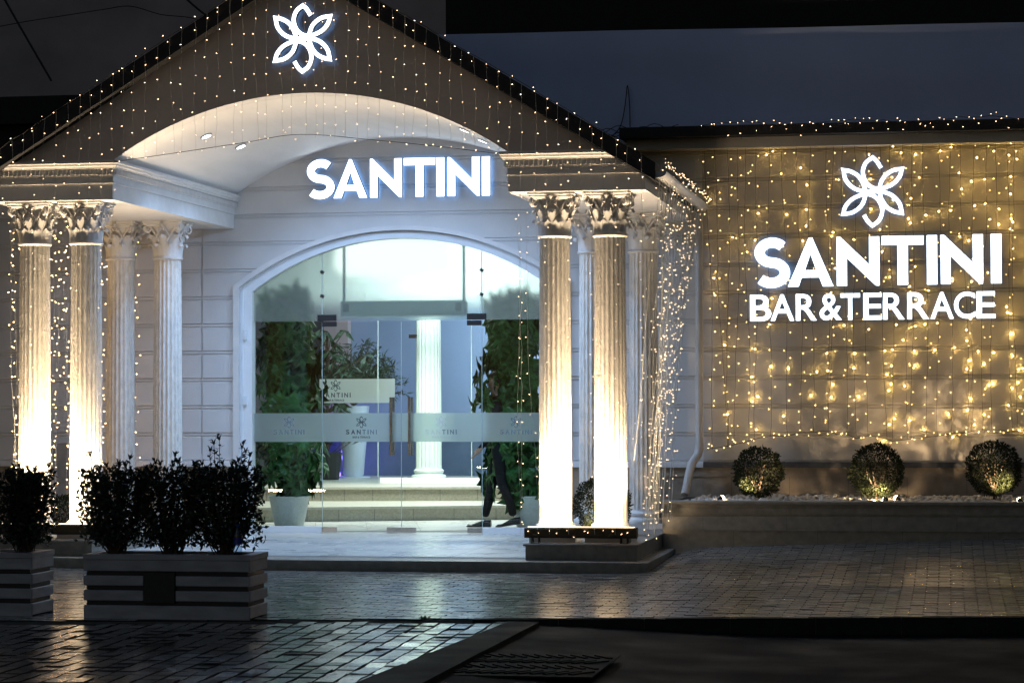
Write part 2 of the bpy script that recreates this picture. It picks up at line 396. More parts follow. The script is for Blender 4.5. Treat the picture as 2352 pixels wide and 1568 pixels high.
# wall opening
OH = 1.88; ZK = 2.845; ZA = 3.478; RO_ = (OH**2+(ZA-ZK)**2)/(2*(ZA-ZK)); ZOC = ZA-RO_
def open_x(z):
    if z >= ZA: return None
    if z <= ZK: return OH
    return math.sqrt(max(0, RO_**2-(z-ZOC)**2))
XD = -5.955
def groove_prof(z0, z1, base, sp, g0, dep=.014):
    zs = []
    k = math.floor((z0-g0)/sp)-1
    marks = []
    while g0+k*sp < z1+.1:
        zc = g0+k*sp
        marks += [(zc-.028, 0), (zc-.022, dep), (zc-.007, dep), (zc-.005, .001), (zc+.005, .001), (zc+.007, dep), (zc+.022, dep), (zc+.028, 0)]
        k += 1
    out = [(z0, 0)] + [q for q in marks if z0+.001 < q[0] < z1-.001] + [(z1, 0)]
    return out
def gap_interp(prof, extra):
    zs = sorted(set([p[0] for p in prof] + extra)); out = []
    for z in zs:
        for i in range(len(prof)-1):
            if prof[i][0] <= z <= prof[i+1][0]:
                a, b_ = prof[i], prof[i+1]; t = (z-a[0])/max(1e-9, b_[0]-a[0]); out.append((z, a[1]+t*(b_[1]-a[1]))); break
    return out
ZLED = .90
prof = groove_prof(ZLED, 4.36, YW, .304, 1.497)
prof = gap_interp(prof, [ZK, ZA-.0005, ZA, ZA+.0005] + fr(ZK, ZA-.002, 34))
m = MB(); v = []; f = []
def wall_strip(m, xa, xb, prof, Y, seams=()):
    n = 0
    for (i, (z, d)) in enumerate(prof[:-1]):
        z2, d2 = prof[i+1]
        m.add([(xa(z), Y+d, z), (xb(z), Y+d, z), (xb(z2), Y+d2, z2), (xa(z2), Y+d2, z2)], [(0, 1, 2, 3)])
ox = lambda z: (open_x(z) or 0)
XSEAM = at(464, 700, Y=YW).x
wall_strip(m, lambda z: -16, lambda z: XSEAM-.008, prof, YW+.004)
wall_strip(m, lambda z: XSEAM+.008, lambda z: XD-ox(z), prof, YW)
wall_strip(m, lambda z: XD+ox(z), lambda z: XRO+.12, prof, YW)
wall_strip(m, lambda z: -7.2, lambda z: -4.66, [(4.36, 0), (4.56, 0)], YW)
# seam groove and reveal of the opening
m.box(XSEAM-.0079, XSEAM+.0079, YW+.012, YW+.03, ZLED, 4.36)
rv = [(-OH, F0)] + [(-OH, ZK)] + [(-open_x(z), z) for z in fr(ZK, ZA-.001, 30)[1:]] + [(open_x(z), z) for z in reversed(fr(ZK, ZA-.001, 30)[1:])] + [(OH, ZK), (OH, F0)]
for i in range(len(rv)-1):
    (a, z), (a2, z2) = rv[i], rv[i+1]
    m.add([(XD+a, YW, z), (XD+a, YW+.30, z), (XD+a2, YW+.30, z2), (XD+a2, YW, z2)], [(0, 1, 2, 3)])
m.box(-16, XD-OH, YW, YW+.02, F0, ZLED-.1)
m.build('front_wall', WALL, B)
m = MB(); wall_strip(m, lambda z: XRO+.12, lambda z: 8, groove_prof(ZLED, 4.36, YW, .304, 1.497), YW-.0)
m.box(XRO+.12, 8, YW+.05, YW+.35, 0, 4.36)
m.build('side_wall', WALLL, B)
# stone dado
def dado(x0, x1, name, y=YW-.03):
    m = MB()
    m.box(x0, x1, y, YW+.02, .0, .74); m.box(x0, x1, y-.012, YW+.019, .74, .76); m.box(x0, x1, y-.004, YW+.018, .76, .84)
    x = x0+.3
    while x < x1: m.box(x, x+.004, y-.0015, y+.01, .0, .74, 1); x += .62
    o = m.build(name, [STONE, STONED], B)
    m = MB(); m.box(x0, x1, y-.035, YW+.017, .84, .875); m.box(x0, x1, y-.02, YW+.016, .875, .90)
    m.build('ledge_moulding', STONED if x0 > -4 else TRIM, o, local=True).location = (0, 0, 0)
dado(-16, XD-OH-.001, 'stone_dado'); dado(XD+OH+.001, XRO+.12, 'stone_dado'); dado(XRO+.121, 8, 'stone_dado')

# arched door frame: moulded architrave + inner frame
def arch_pts(h, zk, za, n=40, zb=F0):
    r = (h*h+(za-zk)**2)/(2*(za-zk)); c = za-r
    a0 = math.asin(h/r)
    return [(-h, zb), (-h, zk)] + [(r*math.sin(t), c+r*math.cos(t)) for t in fr(-a0, a0, n)][1:-1] + [(h, zk), (h, zb)]
def arch_band(m, o, i, y0, y1, mi=0):
    n = len(o)
    for k in range(n-1):
        (a, z), (b_, w) = o[k], o[k+1]; (c, s), (d, t) = i[k], i[k+1]
        m.add([(XD+a, y0, z), (XD+b_, y0, w), (XD+d, y0, t), (XD+c, y0, s)], [(3, 2, 1, 0)], mi)
        m.add([(XD+c, y0, s), (XD+d, y0, t), (XD+d, y1, t), (XD+c, y1, s)], [(0, 1, 2, 3)], mi)
        m.add([(XD+a, y0, z), (XD+b_, y0, w), (XD+b_, y1, w), (XD+a, y1, z)], [(3, 2, 1, 0)], mi)
A0 = arch_pts(1.90, 2.855, 3.492); A1 = arch_pts(1.835, 2.83, 3.445); A2 = arch_pts(1.815, 2.82, 3.43); A3 = arch_pts(1.70, 2.785, 3.36)
m = MB(); arch_band(m, A0, A1, YW-.045, YW+.08); o = m.build('door_architrave', TRIM, B)
m = MB(); arch_band(m, A1, A3, YW+.03, YW+.16); arch_band(m, A2, arch_pts(1.80, 2.815, 3.42), YW+.018, YW+.06)
o = m.build('door_frame', PVC, B, label='white arched frame around the glass entrance')
for z in (1.52, 2.25):                 # hinges on the left jamb
    mm = MB(); mm.cbox(XD-1.79, XD-1.755, YW-.01, YW+.04, z, z+.11, .004); mm.build('hinge', PVC, o, local=True).location = (0, 0, 0)

# glazing
YG = YW+.10; ZT = 2.447
gx = lambda u: at(u, 900, Y=YG).x
G0, G1, G2, G3, G4 = XD-1.70, gx(740), gx(921.5), gx(1107), XD+1.70
def pane(name, x0, x1, z0, z1, m_, parent, y=YG, th=.010, gap=.003):
    mm = MB(); mm.box(x0+gap, x1-gap, y, y+th, z0, z1); return mm.build(name, m_, parent)
def arch_top(x):
    h, zk, za = 1.70, 2.785, 3.36; r = (h*h+(za-zk)**2)/(2*(za-zk)); return za-r+math.sqrt(r*r-(x-XD)**2)
def trans(x0, x1, name):
    xs = fr(x0+.003, x1-.003, 24); mm = MB(); n = len(xs)
    v = [(x, y, z) for y in (YG, YG+.008) for x, z in ([(x, ZT+.006) for x in xs] + [(x, arch_top(x)) for x in xs])]
    f = []
    for i in range(n-1):
        f.append((i, i+1, n+i+1, n+i)); f.append((3*n+i, 3*n+i+1, 2*n+i+1, 2*n+i))
    N = 2*n
    for i in range(n-1): f.append((n+i, n+i+1, N+n+i+1, N+n+i)); f.append((N+i, N+i+1, i+1, i))
    f.append((0, n, N+n, N)); f.append((n-1, N+n-1, N+2*n-1, 2*n-1))
    mm.add(v, f); return mm.build(name, FROST, B, label='frosted glass pane in the arched transom')
TR = [trans(a, b_, 'transom_pane') for a, b_ in ((G0, G1), (G1, G3), (G3, G4))]

# ---- writing on the glass
def stroke(m, pts, w, y0, d, closed=False, grow=0., mi=(0, 1), tipmax=2.2):
    """flat ribbon in the XZ plane (front at y0, depth d) along pts [(x, z)]"""
    n = len(pts); L = []; Rr = []
    for i in range(n):
        p = Vector(pts[i]); a = Vector(pts[i-1]) if (i > 0 or closed) else None; c = Vector(pts[(i+1) % n]) if (i < n-1 or closed) else None
        d1 = (p-a).normalized() if a is not None else (c-p).normalized(); d2 = (c-p).normalized() if c is not None else d1
        t = d1+d2; t = t.normalized() if t.length > 1e-6 else d2
        nn = Vector((-t.y, t.x)); co = max(1/tipmax, abs(nn.dot(Vector((-d1.y, d1.x)))))
        L.append(p+nn*w/2/co); Rr.append(p-nn*w/2/co)
    k = n if closed else n-1
    for i in range(k):
        j = (i+1) % n; ya, yb = y0-grow*i/n, y0-grow*(i+1)/n
        m.add([(L[i].x, ya, L[i].y), (L[j].x, yb, L[j].y), (Rr[j].x, yb, Rr[j].y), (Rr[i].x, ya, Rr[i].y)], [(3, 2, 1, 0)], mi[0])
        m.add([(L[i].x, ya, L[i].y), (L[i].x, y0+d, L[i].y), (L[j].x, y0+d, L[j].y), (L[j].x, yb, L[j].y)], [(0, 1, 2, 3)], mi[1])
        m.add([(Rr[i].x, ya, Rr[i].y), (Rr[j].x, yb, Rr[j].y), (Rr[j].x, y0+d, Rr[j].y), (Rr[i].x, y0+d, Rr[i].y)], [(0, 1, 2, 3)], mi[1])
    if not closed:
        for i in (0, n-1): m.add([(L[i].x, y0, L[i].y), (Rr[i].x, y0, Rr[i].y), (Rr[i].x, y0+d, Rr[i].y), (L[i].x, y0+d, L[i].y)], [(0, 1, 2, 3)], mi[1])
def catm(P, n=6):
    out = []
    for i in range(len(P)-1):
        p0, p1, p2, p3 = P[max(i-1, 0)], P[i], P[i+1], P[min(i+2, len(P)-1)]
        for k in range(n):
            t = k/n
            out.append(tuple(.5*(2*p1[a]+(p2[a]-p0[a])*t+(2*p0[a]-5*p1[a]+4*p2[a]-p3[a])*t*t+(3*p1[a]-p0[a]-3*p2[a]+p3[a])*t**3) for a in (0, 1)))
    out.append(P[-1]); return out
# emblem half path in photo crop units around (1368, 1248), y down
SEG = [[(1425, 1092), (1398, 1048), (1370, 1022)],
       [(1370, 1022), (1326, 1056), (1305, 1115), (1322, 1180), (1366, 1222), (1428, 1230), (1500, 1202), (1546, 1154), (1563, 1102)],
       [(1563, 1102), (1500, 1112), (1442, 1156), (1416, 1225), (1424, 1290), (1458, 1350), (1508, 1384), (1560, 1396)],
       [(1560, 1396), (1545, 1332), (1500, 1280), (1440, 1254), (1368, 1249)]]
half = []
for s in SEG:
    c = catm(s, 7); half += c if not half else c[1:]
half2 = [(2736-x, 2498-y) for x, y in reversed(half)]
EMB = [((x-1368)/228., -(y-1249)/228.) for x, y in half + half2[1:]]       # +-1 tall
def emblem_mesh(m, cx, cz, s, w, y0, d, grow=.004, shear=0.):
    stroke(m, [(cx+x*s, cz+z*s+shear*x*s) for x, z in EMB], w, y0, d, grow=grow)

def fix_front(me, y0, d, nm):
    for p in me.polygons:
        fr_ = abs(p.normal.y) > .5 and p.center.y < y0+d*.3
        p.material_index = 0 if fr_ or nm < 2 else (nm-1 if abs(p.normal.y) > .5 and p.center.y > y0+d*.7 else 1)
        if fr_ and p.normal.y > 0: p.flip()
    me.update()
def poly_letter(loops, y0, d, mats, name, parent, bevel=0.):
    cu = bpy.data.curves.new(name, 'CURVE'); cu.dimensions = '2D'; cu.fill_mode = 'BOTH'; cu.extrude = d/2
    for lp in loops:
        s = cu.splines.new('POLY'); s.points.add(len(lp)-1)
        for i, q in enumerate(lp): s.points[i].co = (q[0], q[1], 0, 1)
        s.use_cyclic_u = True
    return curve_to(cu, y0, d, mats, name, parent)
def curve_to(cu, y0, d, mats, name, parent, xo=0, zo=0, sx=1, sz=1):
    tmp = bpy.data.objects.new('tmp', cu); C.objects.link(tmp)
    dg = bpy.context.evaluated_depsgraph_get(); me = bpy.data.meshes.new_from_object(tmp.evaluated_get(dg))
    bpy.data.objects.remove(tmp)
    for vv in me.vertices:
        x, z, y = vv.co; vv.co = (x*sx+xo, y0+d/2-y, z*sz+zo)
    me.flip_normals()
    me.materials.clear()
    for q in mats: me.materials.append(q)
    me.update()
    fix_front(me, y0, d, len(mats))
    me.name = name
    o = bpy.data.objects.new(name, me); C.objects.link(o); o.parent = parent; o.location = -origin_of(parent)
    return o
W_ = .205
def L_N(w=.86): return [[(0, 0), (0, 1), (.07, 1), (w-W_, .43), (w-W_, 1), (w, 1), (w, 0), (w-.07, 0), (W_, .57), (W_, 0)]], w
def L_T(w=.83): return [[(0, 1), (w, 1), (w, 1-.185), ((w+W_)/2, 1-.185), ((w+W_)/2, 0), ((w-W_)/2, 0), ((w-W_)/2, 1-.185), (0, 1-.185)]], w
def L_I(): return [[(0, 0), (0, 1), (W_, 1), (W_, 0)]], W_
def L_A(w=.92):
    c = w/2
    return [[(0, 0), (c-.035, 1), (c+.035, 1), (w, 0), (w-.215, 0), (w-.285, .185), (.285, .185), (.215, 0)],
            [(.345, .335), (c, .665), (w-.345, .335)]], w
def S_path():
    P = []
    for a in fr(38, 262, 16): P.append((.385+.255*math.cos(R(a)), .705+.20*math.sin(R(a))))
    for a in fr(76, -142, 16): P.append((.365+.275*math.cos(R(a)), .300+.205*math.sin(R(a))))
    return P
def word(parent, chars, xs, z0, z1, hts, y0, d, shear=0., mats=None, back=None):
    """xs: left/right x of each letter; built one object per letter"""
    mats = [E_SIGN, E_SIGNR, back or E_BACK1]
    for ch, (xa, xb) in zip(chars, xs):
        sx = None
        zb_ = z0 + shear*((xa+xb)/2-xs[0][0]); H_ = hts
        if ch == 'S':
            mm = MB(); Pp = S_path(); w = .72
            P = [(xa+(x-.0)*(xb-xa)/w, zb_-.012*H_+z*H_*1.024) for x, z in Pp]
            stroke(mm, P, W_*H_, y0, d); mm.build('letter', mats, parent); continue
        loops, w = dict(A=L_A, N=L_N, T=L_T, I=L_I)[ch]()
        poly_letter([[(xa+x/w*(xb-xa), zb_+z*H_) for x, z in lp] for lp in loops], y0, d, mats, 'letter', parent)
def sgn_x(us, v, Y): return [(at(a, v, Y=Y).x, at(b_, v, Y=Y).x) for a, b_ in us]

# door sign (photo edges measured in px)
YS = YW-.09
s1 = empty('illuminated_letters', (XD, YW, 3.8), 'illuminated white capital letters mounted above the arched glass entrance', 'sign')
word(s1, 'SANTINI', sgn_x([(702.5, 766.5), (766, 843.5), (850, 923), (927.5, 999.5), (1002.2, 1020.5), (1028, 1101.7), (1107, 1125.5)], 400, YS),
     at(910, 453, Y=YS).z, 0, at(910, 364, Y=YS).z-at(910, 453, Y=YS).z, YS, .06)
YG2 = YF-.10
s2 = empty('gable_emblem', (XP, YF, 4.97), 'glowing white flower emblem on the gable above the porch arch', 'sign')
mm = MB(); ce = at(695, 89, Y=YG2); sc_e = (at(695, 12, Y=YG2).z-at(695, 167, Y=YG2).z)/2*1.0
emblem_mesh(mm, ce.x, ce.z, sc_e*.98, .038, YG2, .05); mm.build('flower_outline', [E_SIGN, E_SIGNR], s2)
YS2 = YW-.10
s3 = empty('wall_emblem', (-.8, YW, 3.5), 'glowing white flower emblem high on the string-lit side wall', 'sign')
mm = MB(); ce = at(2004, 440, Y=YS2); emblem_mesh(mm, ce.x, ce.z, (at(2004, 360, Y=YS2).z-at(2004, 520, Y=YS2).z)/2*.98, .039, YS2, .05)
mm.build('flower_outline', [E_SIGN, E_SIGNR], s3)
s4 = empty('illuminated_letters', (-.8, YW, 2.9), 'large illuminated white capital letters spelling the name on the string-lit side wall', 'sign')
def c4(x): return (1700+x/2.6131)*.91875      # crop px -> D px
us = [(478, 712), (704, 1002), (1024, 1302), (1318, 1592), (1613, 1680), (1702, 1980), (2031, 2100)]
word(s4, 'SANTINI', sgn_x([(c4(a), c4(b_)) for a, b_ in us], 600, YS2), at(1750, 660, Y=YS2).z, 0, at(1900, 545, Y=YS2).z-at(1900, 657, Y=YS2).z, YS2, .06, shear=.006, back=E_BACK2)
s5 = empty('illuminated_letters', (-.8, YW, 2.4), 'smaller illuminated letters of the lower line on the string-lit side wall', 'sign')
us = [(458, 596), (592, 745), (757, 893), (912, 1056), (1048, 1176), (1198, 1318), (1326, 1466), (1484, 1626), (1636, 1788), (1790, 1930), (1938, 2060)]
zt, zb_ = at(2000, 674, Y=YS2).z, at(2000, 735, Y=YS2).z
def fontletter(ch, xa, xb, z0, z1, y0, d, mats, parent, off=.0, name='letter'):
    cu = bpy.data.curves.new('t', 'FONT'); cu.body = ch; cu.size = 1; cu.extrude = .05; cu.offset = off; cu.resolution_u = 5
    tmp = bpy.data.objects.new('tmp', cu); C.objects.link(tmp)
    dg = bpy.context.evaluated_depsgraph_get(); me = bpy.data.meshes.new_from_object(tmp.evaluated_get(dg)); bpy.data.objects.remove(tmp)
    X = [vv.co.x for vv in me.vertices]; Z = [vv.co.y for vv in me.vertices]
    x0, x1, w0, w1 = min(X), max(X), min(Z), max(Z)
    for vv in me.vertices:
        x, z, y = vv.co
        vv.co = (xa+(x-x0)/(x1-x0)*(xb-xa), y0+(d if y < 0 else 0), z0+(z-w0)/(w1-w0)*(z1-z0))
    me.flip_normals(); me.materials.clear()
    for q_ in mats: me.materials.append(q_)
    me.update()
    fix_front(me, y0, d, len(mats))
    o = bpy.data.objects.new(name, me); C.objects.link(o); o.parent = parent; o.location = -origin_of(parent); return o
for ch, (a, b_) in zip('BAR&TERRACE', sgn_x([(c4(a), c4(b_)) for a, b_ in us], 705, YS2)):
    sh = .004*(a+2.1); fontletter(ch, a, b_, zb_+sh, zt+sh, YS2, .05, [E_SIGN, E_SIGNR, E_BACK2], s5, off=.010)

# frosted band + marks on the entrance glass
def mark(parent, cu_, zc, y, m_, k=1.0, name='etched_mark', sub=True, m2=None):
    """small emblem over two lines of writing centred at px column cu_"""
    cx = at(cu_, 980, Y=y).x; mm = MB()
    emblem_mesh(mm, cx, zc+.072*k, .062*k, .0075*k, y, .001, grow=.0006)
    q_ = mm.build(name, [m2 or m_, m2 or m_], parent)
    chars = 'SANTINI'; ws = [.040, .046, .044, .040, .012, .044, .012]; gp = .019; tot = sum(ws)+gp*6; x = cx-tot/2*k
    for i, (ch, w) in enumerate(zip(chars, ws)):
        o = fontletter(ch, x, x+w*k, zc-.062*k, zc-.010*k, y, .001, [m2 if (m2 and i < 3) else m_], q_, off=.03, name='lettering'); o.location = (0, 0, 0)
        x += (w+gp)*k
    if sub:
        o = fontletter('BAR & TERRACE', cx-.10*k, cx+.10*k, zc-.105*k, zc-.083*k, y, .001, [m2 or m_], q_, off=.02, name='small_lettering'); o.location = (0, 0, 0)
zb0, zb1 = at(900, 1014, Y=YG).z, at(900, 948, Y=YG).z; zbm = at(900, 984, Y=YG).z
side = []
for (a, b_, uc, nm) in ((G0, G1, 664, 'left'), (G3, G4, 1185, 'right')):
    o = pane('fixed_pane', a, b_, F0+.07, ZT, GLASS, B)
    mm = MB(); mm.box(a+.004, b_-.004, YG-.004, YG-.001, zb0, zb1); fb = mm.build('frosted_band', FROSTB, o, local=True)
    mark(o, uc, zbm, YG-.006, LOGOM, sub=False)
    mm = MB(); mm.cbox(a+.004, b_-.004, YG-.02, YG+.03, F0+.002, F0+.075, .004); mm.build('bottom_rail', PVC, o, local=True)
for (a, b_, hs, uc, lm, m2) in ((G1, G2, 1, 830, LOGOM, LOGOD), (G2, G3, -1, 1013, LOGOM, LOGOL)):
    d = pane('glass_door', a, b_, F0+.012, ZT-.004, GLASS, B)
    mm = MB(); mm.box(a+.004, b_-.004, YG-.004, YG-.001, zb0, zb1); mm.build('frosted_band', FROSTB, d, local=True)
    mark(d, uc, zbm, YG-.006, lm, m2=m2)
    hx = at(900.5 if hs > 0 else 943, 980, Y=YG).x; z0, z1 = at(900, 1045, Y=YG).z, at(900, 912, Y=YG).z
    mm = MB()
    for yy in (YG-.055, YG+.065): mm.tube([(hx, yy, z0), (hx, yy, z1)], .0175, 14)
    for zz in (z0+.16, z1-.16): mm.tube([(hx, YG-.055, zz), (hx, YG+.065, zz)], .010, 8)
    sharp(mm.build('handle', CHROME, d, local=True))
    px = a if hs > 0 else b_
    for (z, h, nm) in ((ZT-.055, .055, 'top_hinge'), (F0+.012, .055, 'bottom_hinge')):
        mm = MB(); q0, q1 = (px+.003, px+.165) if hs > 0 else (px-.165, px-.003); mm.cbox(q0, q1, YG-.014, YG+.024, z, z+h, .003)
        mm.build(nm, BLACKM if 'top' in nm else CHROME, d, local=True)
    qx = b_ if hs > 0 else a
    mm = MB(); mm.cbox(*( (qx-.165, qx-.004) if hs > 0 else (qx+.004, qx+.165)), YG-.014, YG+.024, F0+.012, F0+.067, .003)
    mm.tube([(qx-hs*.06, YG-.020, F0+.03), (qx-hs*.06, YG-.012, F0+.03)], .012, 10)
    mm.build('lock', CHROME, d, local=True)
GEDGE = mat('glass_edge_green', (.42, .52, .50), .3, var=.05)
for px in (G1, G2, G3):
    m = MB(); m.box(px-.0028, px+.0028, YG-.001, YG+.011, F0+.07, ZT-.01)
    if px != G2: m.box(px-.004, px+.004, YG-.001, YG+.011, ZT+.08, arch_top(px)-.005)
    m.build('pane_edge', GEDGE, B)
for px, s in ((G1, 1), (G3, -1)):                          # transom fittings above the hinges
    mm = MB(); mm.cbox(*((px-.05, px+.165) if s > 0 else (px-.165, px+.05)), YG-.016, YG+.024, ZT+.008, ZT+.075, .003)
    mm.build('patch_fitting', BLACKM, B)
    for vz in (625, 680):
        c = at(740, vz, Y=YG).z; mm = MB()
        t = .4 if vz == 680 else .1; ca, sa = math.cos(t)*.024, math.sin(t)*.024
        mm.add([(px+ca, YG-.02, c+sa), (px-sa, YG-.02, c+ca), (px-ca, YG-.02, c-sa), (px+sa, YG-.02, c-ca),
                (px+ca, YG+.03, c+sa), (px-sa, YG+.03, c+ca), (px-ca, YG+.03, c-sa), (px+sa, YG+.03, c-ca)],
               [(0, 1, 2, 3), (7, 6, 5, 4), (0, 4, 5, 1), (1, 5, 6, 2), (2, 6, 7, 3), (3, 7, 4, 0)])
        mm.build('glass_clip', BLACKM, B)

# ---- gable front with the vault
m = MB(); xs = fr(XLO, XL, 6)[:-1] + fr(XL, XR, 60) + fr(XR, XRO, 6)[1:]
xs = sorted(set(xs + [XP])); n = len(xs)
def gbot(x): return vault_z(x) if XL < x < XR else ZC+.003
v = []
for y in (YF, YF+.2):
    v += [(x, y, min(gbot(x), roof_z(x)-.004)) for x in xs] + [(x, y, roof_z(x)-.004) for x in xs]
f = []
for i in range(n-1):
    f.append((i, i+1, n+i+1, n+i)); f.append((3*n+i, 3*n+i+1, 2*n+i+1, 2*n+i))
m.add(v, f); m.build('gable', GABLE, B)
m = MB(); xs2 = fr(XL, XR, 60); ys2 = fr(YF+.001, YW+.05, 12); n = len(xs2)
m.add([(x, y, vault_z(x)+.001) for y in ys2 for x in xs2], [((j+1)*n+i, (j+1)*n+i+1, j*n+i+1, j*n+i) for j in range(len(ys2)-1) for i in range(n-1)])
vt = m.build('vault', VAULT, B, smooth=True)
# recessed lamps in the vault
DL = []
for (x, y) in ((-7.238, 23.0), (-7.211, 24.1), (-4.62, 23.0), (-4.65, 24.1)):
    z = vault_z(x); nx = (x-XC)/RV; nrm = Vector((-nx, 0, -math.sqrt(1-nx*nx)))
    c = Vector((x, y, z)); q_ = nrm.to_track_quat('Z', 'Y').to_matrix()
    mm = MB(); P = [(.062, .0), (.062, .010), (.048, .014), (.045, .004), (.045, .001)]
    mm.lathe(P[:4], 24); mm.v = [tuple(c+q_ @ Vector(a)) for a in mm.v]; o = mm.build('downlight', CHROME, vt)
    mm = MB(); mm.lathe([(.044, .013), (.044, .0155)], 20); mm.v = [tuple(c+q_ @ Vector(a)) for a in mm.v]
    mm.build('lens', E_DOWN, o, local=True)
    lamp('downlight_beam', 'SPOT', c+nrm*.03, c+nrm*1+Vector((.0, .10, 0)), 225, (.38, .60, 1.0), None, spot_size=R(150), spot_blend=.8, shadow_soft_size=.04)
# ---- entablatures
EP = [(.0, .0), (.155, 0), (.155, .018), (.172, .018), (.172, .006), (.225, .010), (.225, .022), (.295, .022), (.295, .045), (.310, .05), (.318, .062), (.335, .066), (.345, .075), (.37, .075)]
def entab(x0, x1):
    m = MB(); v = []; f = []
    for (z, o_) in EP:
        v += [(x0-o_, YF-o_, ZB+z), (x1+o_, YF-o_, ZB+z), (x1+o_, YW-.001, ZB+z), (x0-o_, YW-.001, ZB+z)]
    for i in range(len(EP)-1):
        for k in range(4): f.append((i*4+k, i*4+(k+1) % 4, i*4+4+(k+1) % 4, i*4+4+k))
    f.append((3, 2, 1, 0)); k = (len(EP)-1)*4; f.append((k, k+1, k+2, k+3)); m.add(v, f)
    o = m.build('entablature', TRIM, B)
    d = MB(); z0, z1 = ZB+.238, ZB+.284
    x = x0-.01
    while x < x1: d.box(x, x+.026, YF-.040, YF-.012, z0, z1); x += .045
    for s, X in ((1, x1), (-1, x0)):
        y = YF
        while y < YW-.03:
            d.box(*((X+.012, X+.040) if s > 0 else (X-.040, X-.012)), y, y+.026, z0, z1); y += .045
    o2 = d.build('dentils', TRIM, B)
    sgn = 1 if x0 > XC else -1
    for ob in (o, o2):
        oo = origin_of(B) if False else Vector((0, 0, 0))
        clipped(ob, Vector((XP, YF, ZP-.006)), Vector((SL*sgn, 0, 1)).normalized())
    o2.parent = o; o2.location = (0, 0, 0)
    return o
E1 = entab(XLO, XL); E2 = entab(XR, XRO)
# ---- roof
XE = -2.62; XEL = 2*XP-XE
m = MB()
for (a, b_) in ((XP, XE), (XP, XEL)):
    y0, y1 = YF-.16, YW+.25; T = .165; sg = 1 if b_ > a else -1
    za, zb1_ = roof_z(a), roof_z(b_)
    v = [(a, y0, za), (b_, y0, zb1_), (b_, y0, zb1_+T), (a, y0, za+T), (a, y1, za), (b_, y1, zb1_), (b_, y1, zb1_+T), (a, y1, za+T)]
    m.add(v, [(0, 1, 2, 3), (7, 6, 5, 4), (0, 4, 5, 1), (1, 5, 6, 2), (2, 6, 7, 3)])
m.build('porch_roof', ROOF, B, label='black pitched roof edge of the porch')
def gutter(X, sg):
    mm = MB(); pr = [(.075*math.cos(t), -.055*math.sin(t)) for t in fr(0, PI, 10)]; ys = fr(YF-.13, YW-.03, 4); n = len(pr)
    zz = roof_z(X-.02*sg)+.06
    v = [(X+.075+sg*0+p_[0]-.03, y, zz+p_[1]) for y in ys for p_ in pr]
    f = [(j*n+i, j*n+i+1, (j+1)*n+i+1, (j+1)*n+i) for j in range(len(ys)-1) for i in range(n-1)] + [tuple(range(n))]
    mm.add(v, f); return mm.build('gutter', PIPE, B, smooth=True)
gutter(XE-.02, 1)

# ---- columns
def leaf_grid(m, ang, r0, h, w0, out, curl, c=(0, 0, 0), z0=0., n=9):
    er = Vector((math.cos(ang), math.sin(ang), 0)); et = Vector((-math.sin(ang), math.cos(ang), 0))
    v = []; f = []; q = 5
    for i in range(n):
        t = i/(n-1)
        if t < .8: z = z0+h*t/.8*.98; r = r0+.004+out*(t/.8)**2.6
        else: a = (t-.8)/.2; z = z0+h*.98-curl*a*a; r = r0+.004+out+curl*.9*math.sin(a*PI/2)
        w = w0*(.75+.5*math.sin(PI*min(1, t*1.05)))*(1-.55*t)*(1+.28*math.cos(t*PI*7))
        for k in range(q):
            u = (k-(q-1)/2)/((q-1)/2)
            rr = r - .012*abs(u)**1.2 + (.006 if k == 2 else 0)
            v.append(er*rr*math.cos(u*w/max(r, .1)*.6) + et*u*w + Vector((c[0], c[1], c[2]+z-.010*abs(u)*t)))
    for i in range(n-1):
        for k in range(q-1): f.append((i*q+k, i*q+k+1, (i+1)*q+k+1, (i+1)*q+k))
    m.add(v, f)
HC = ZB-.25
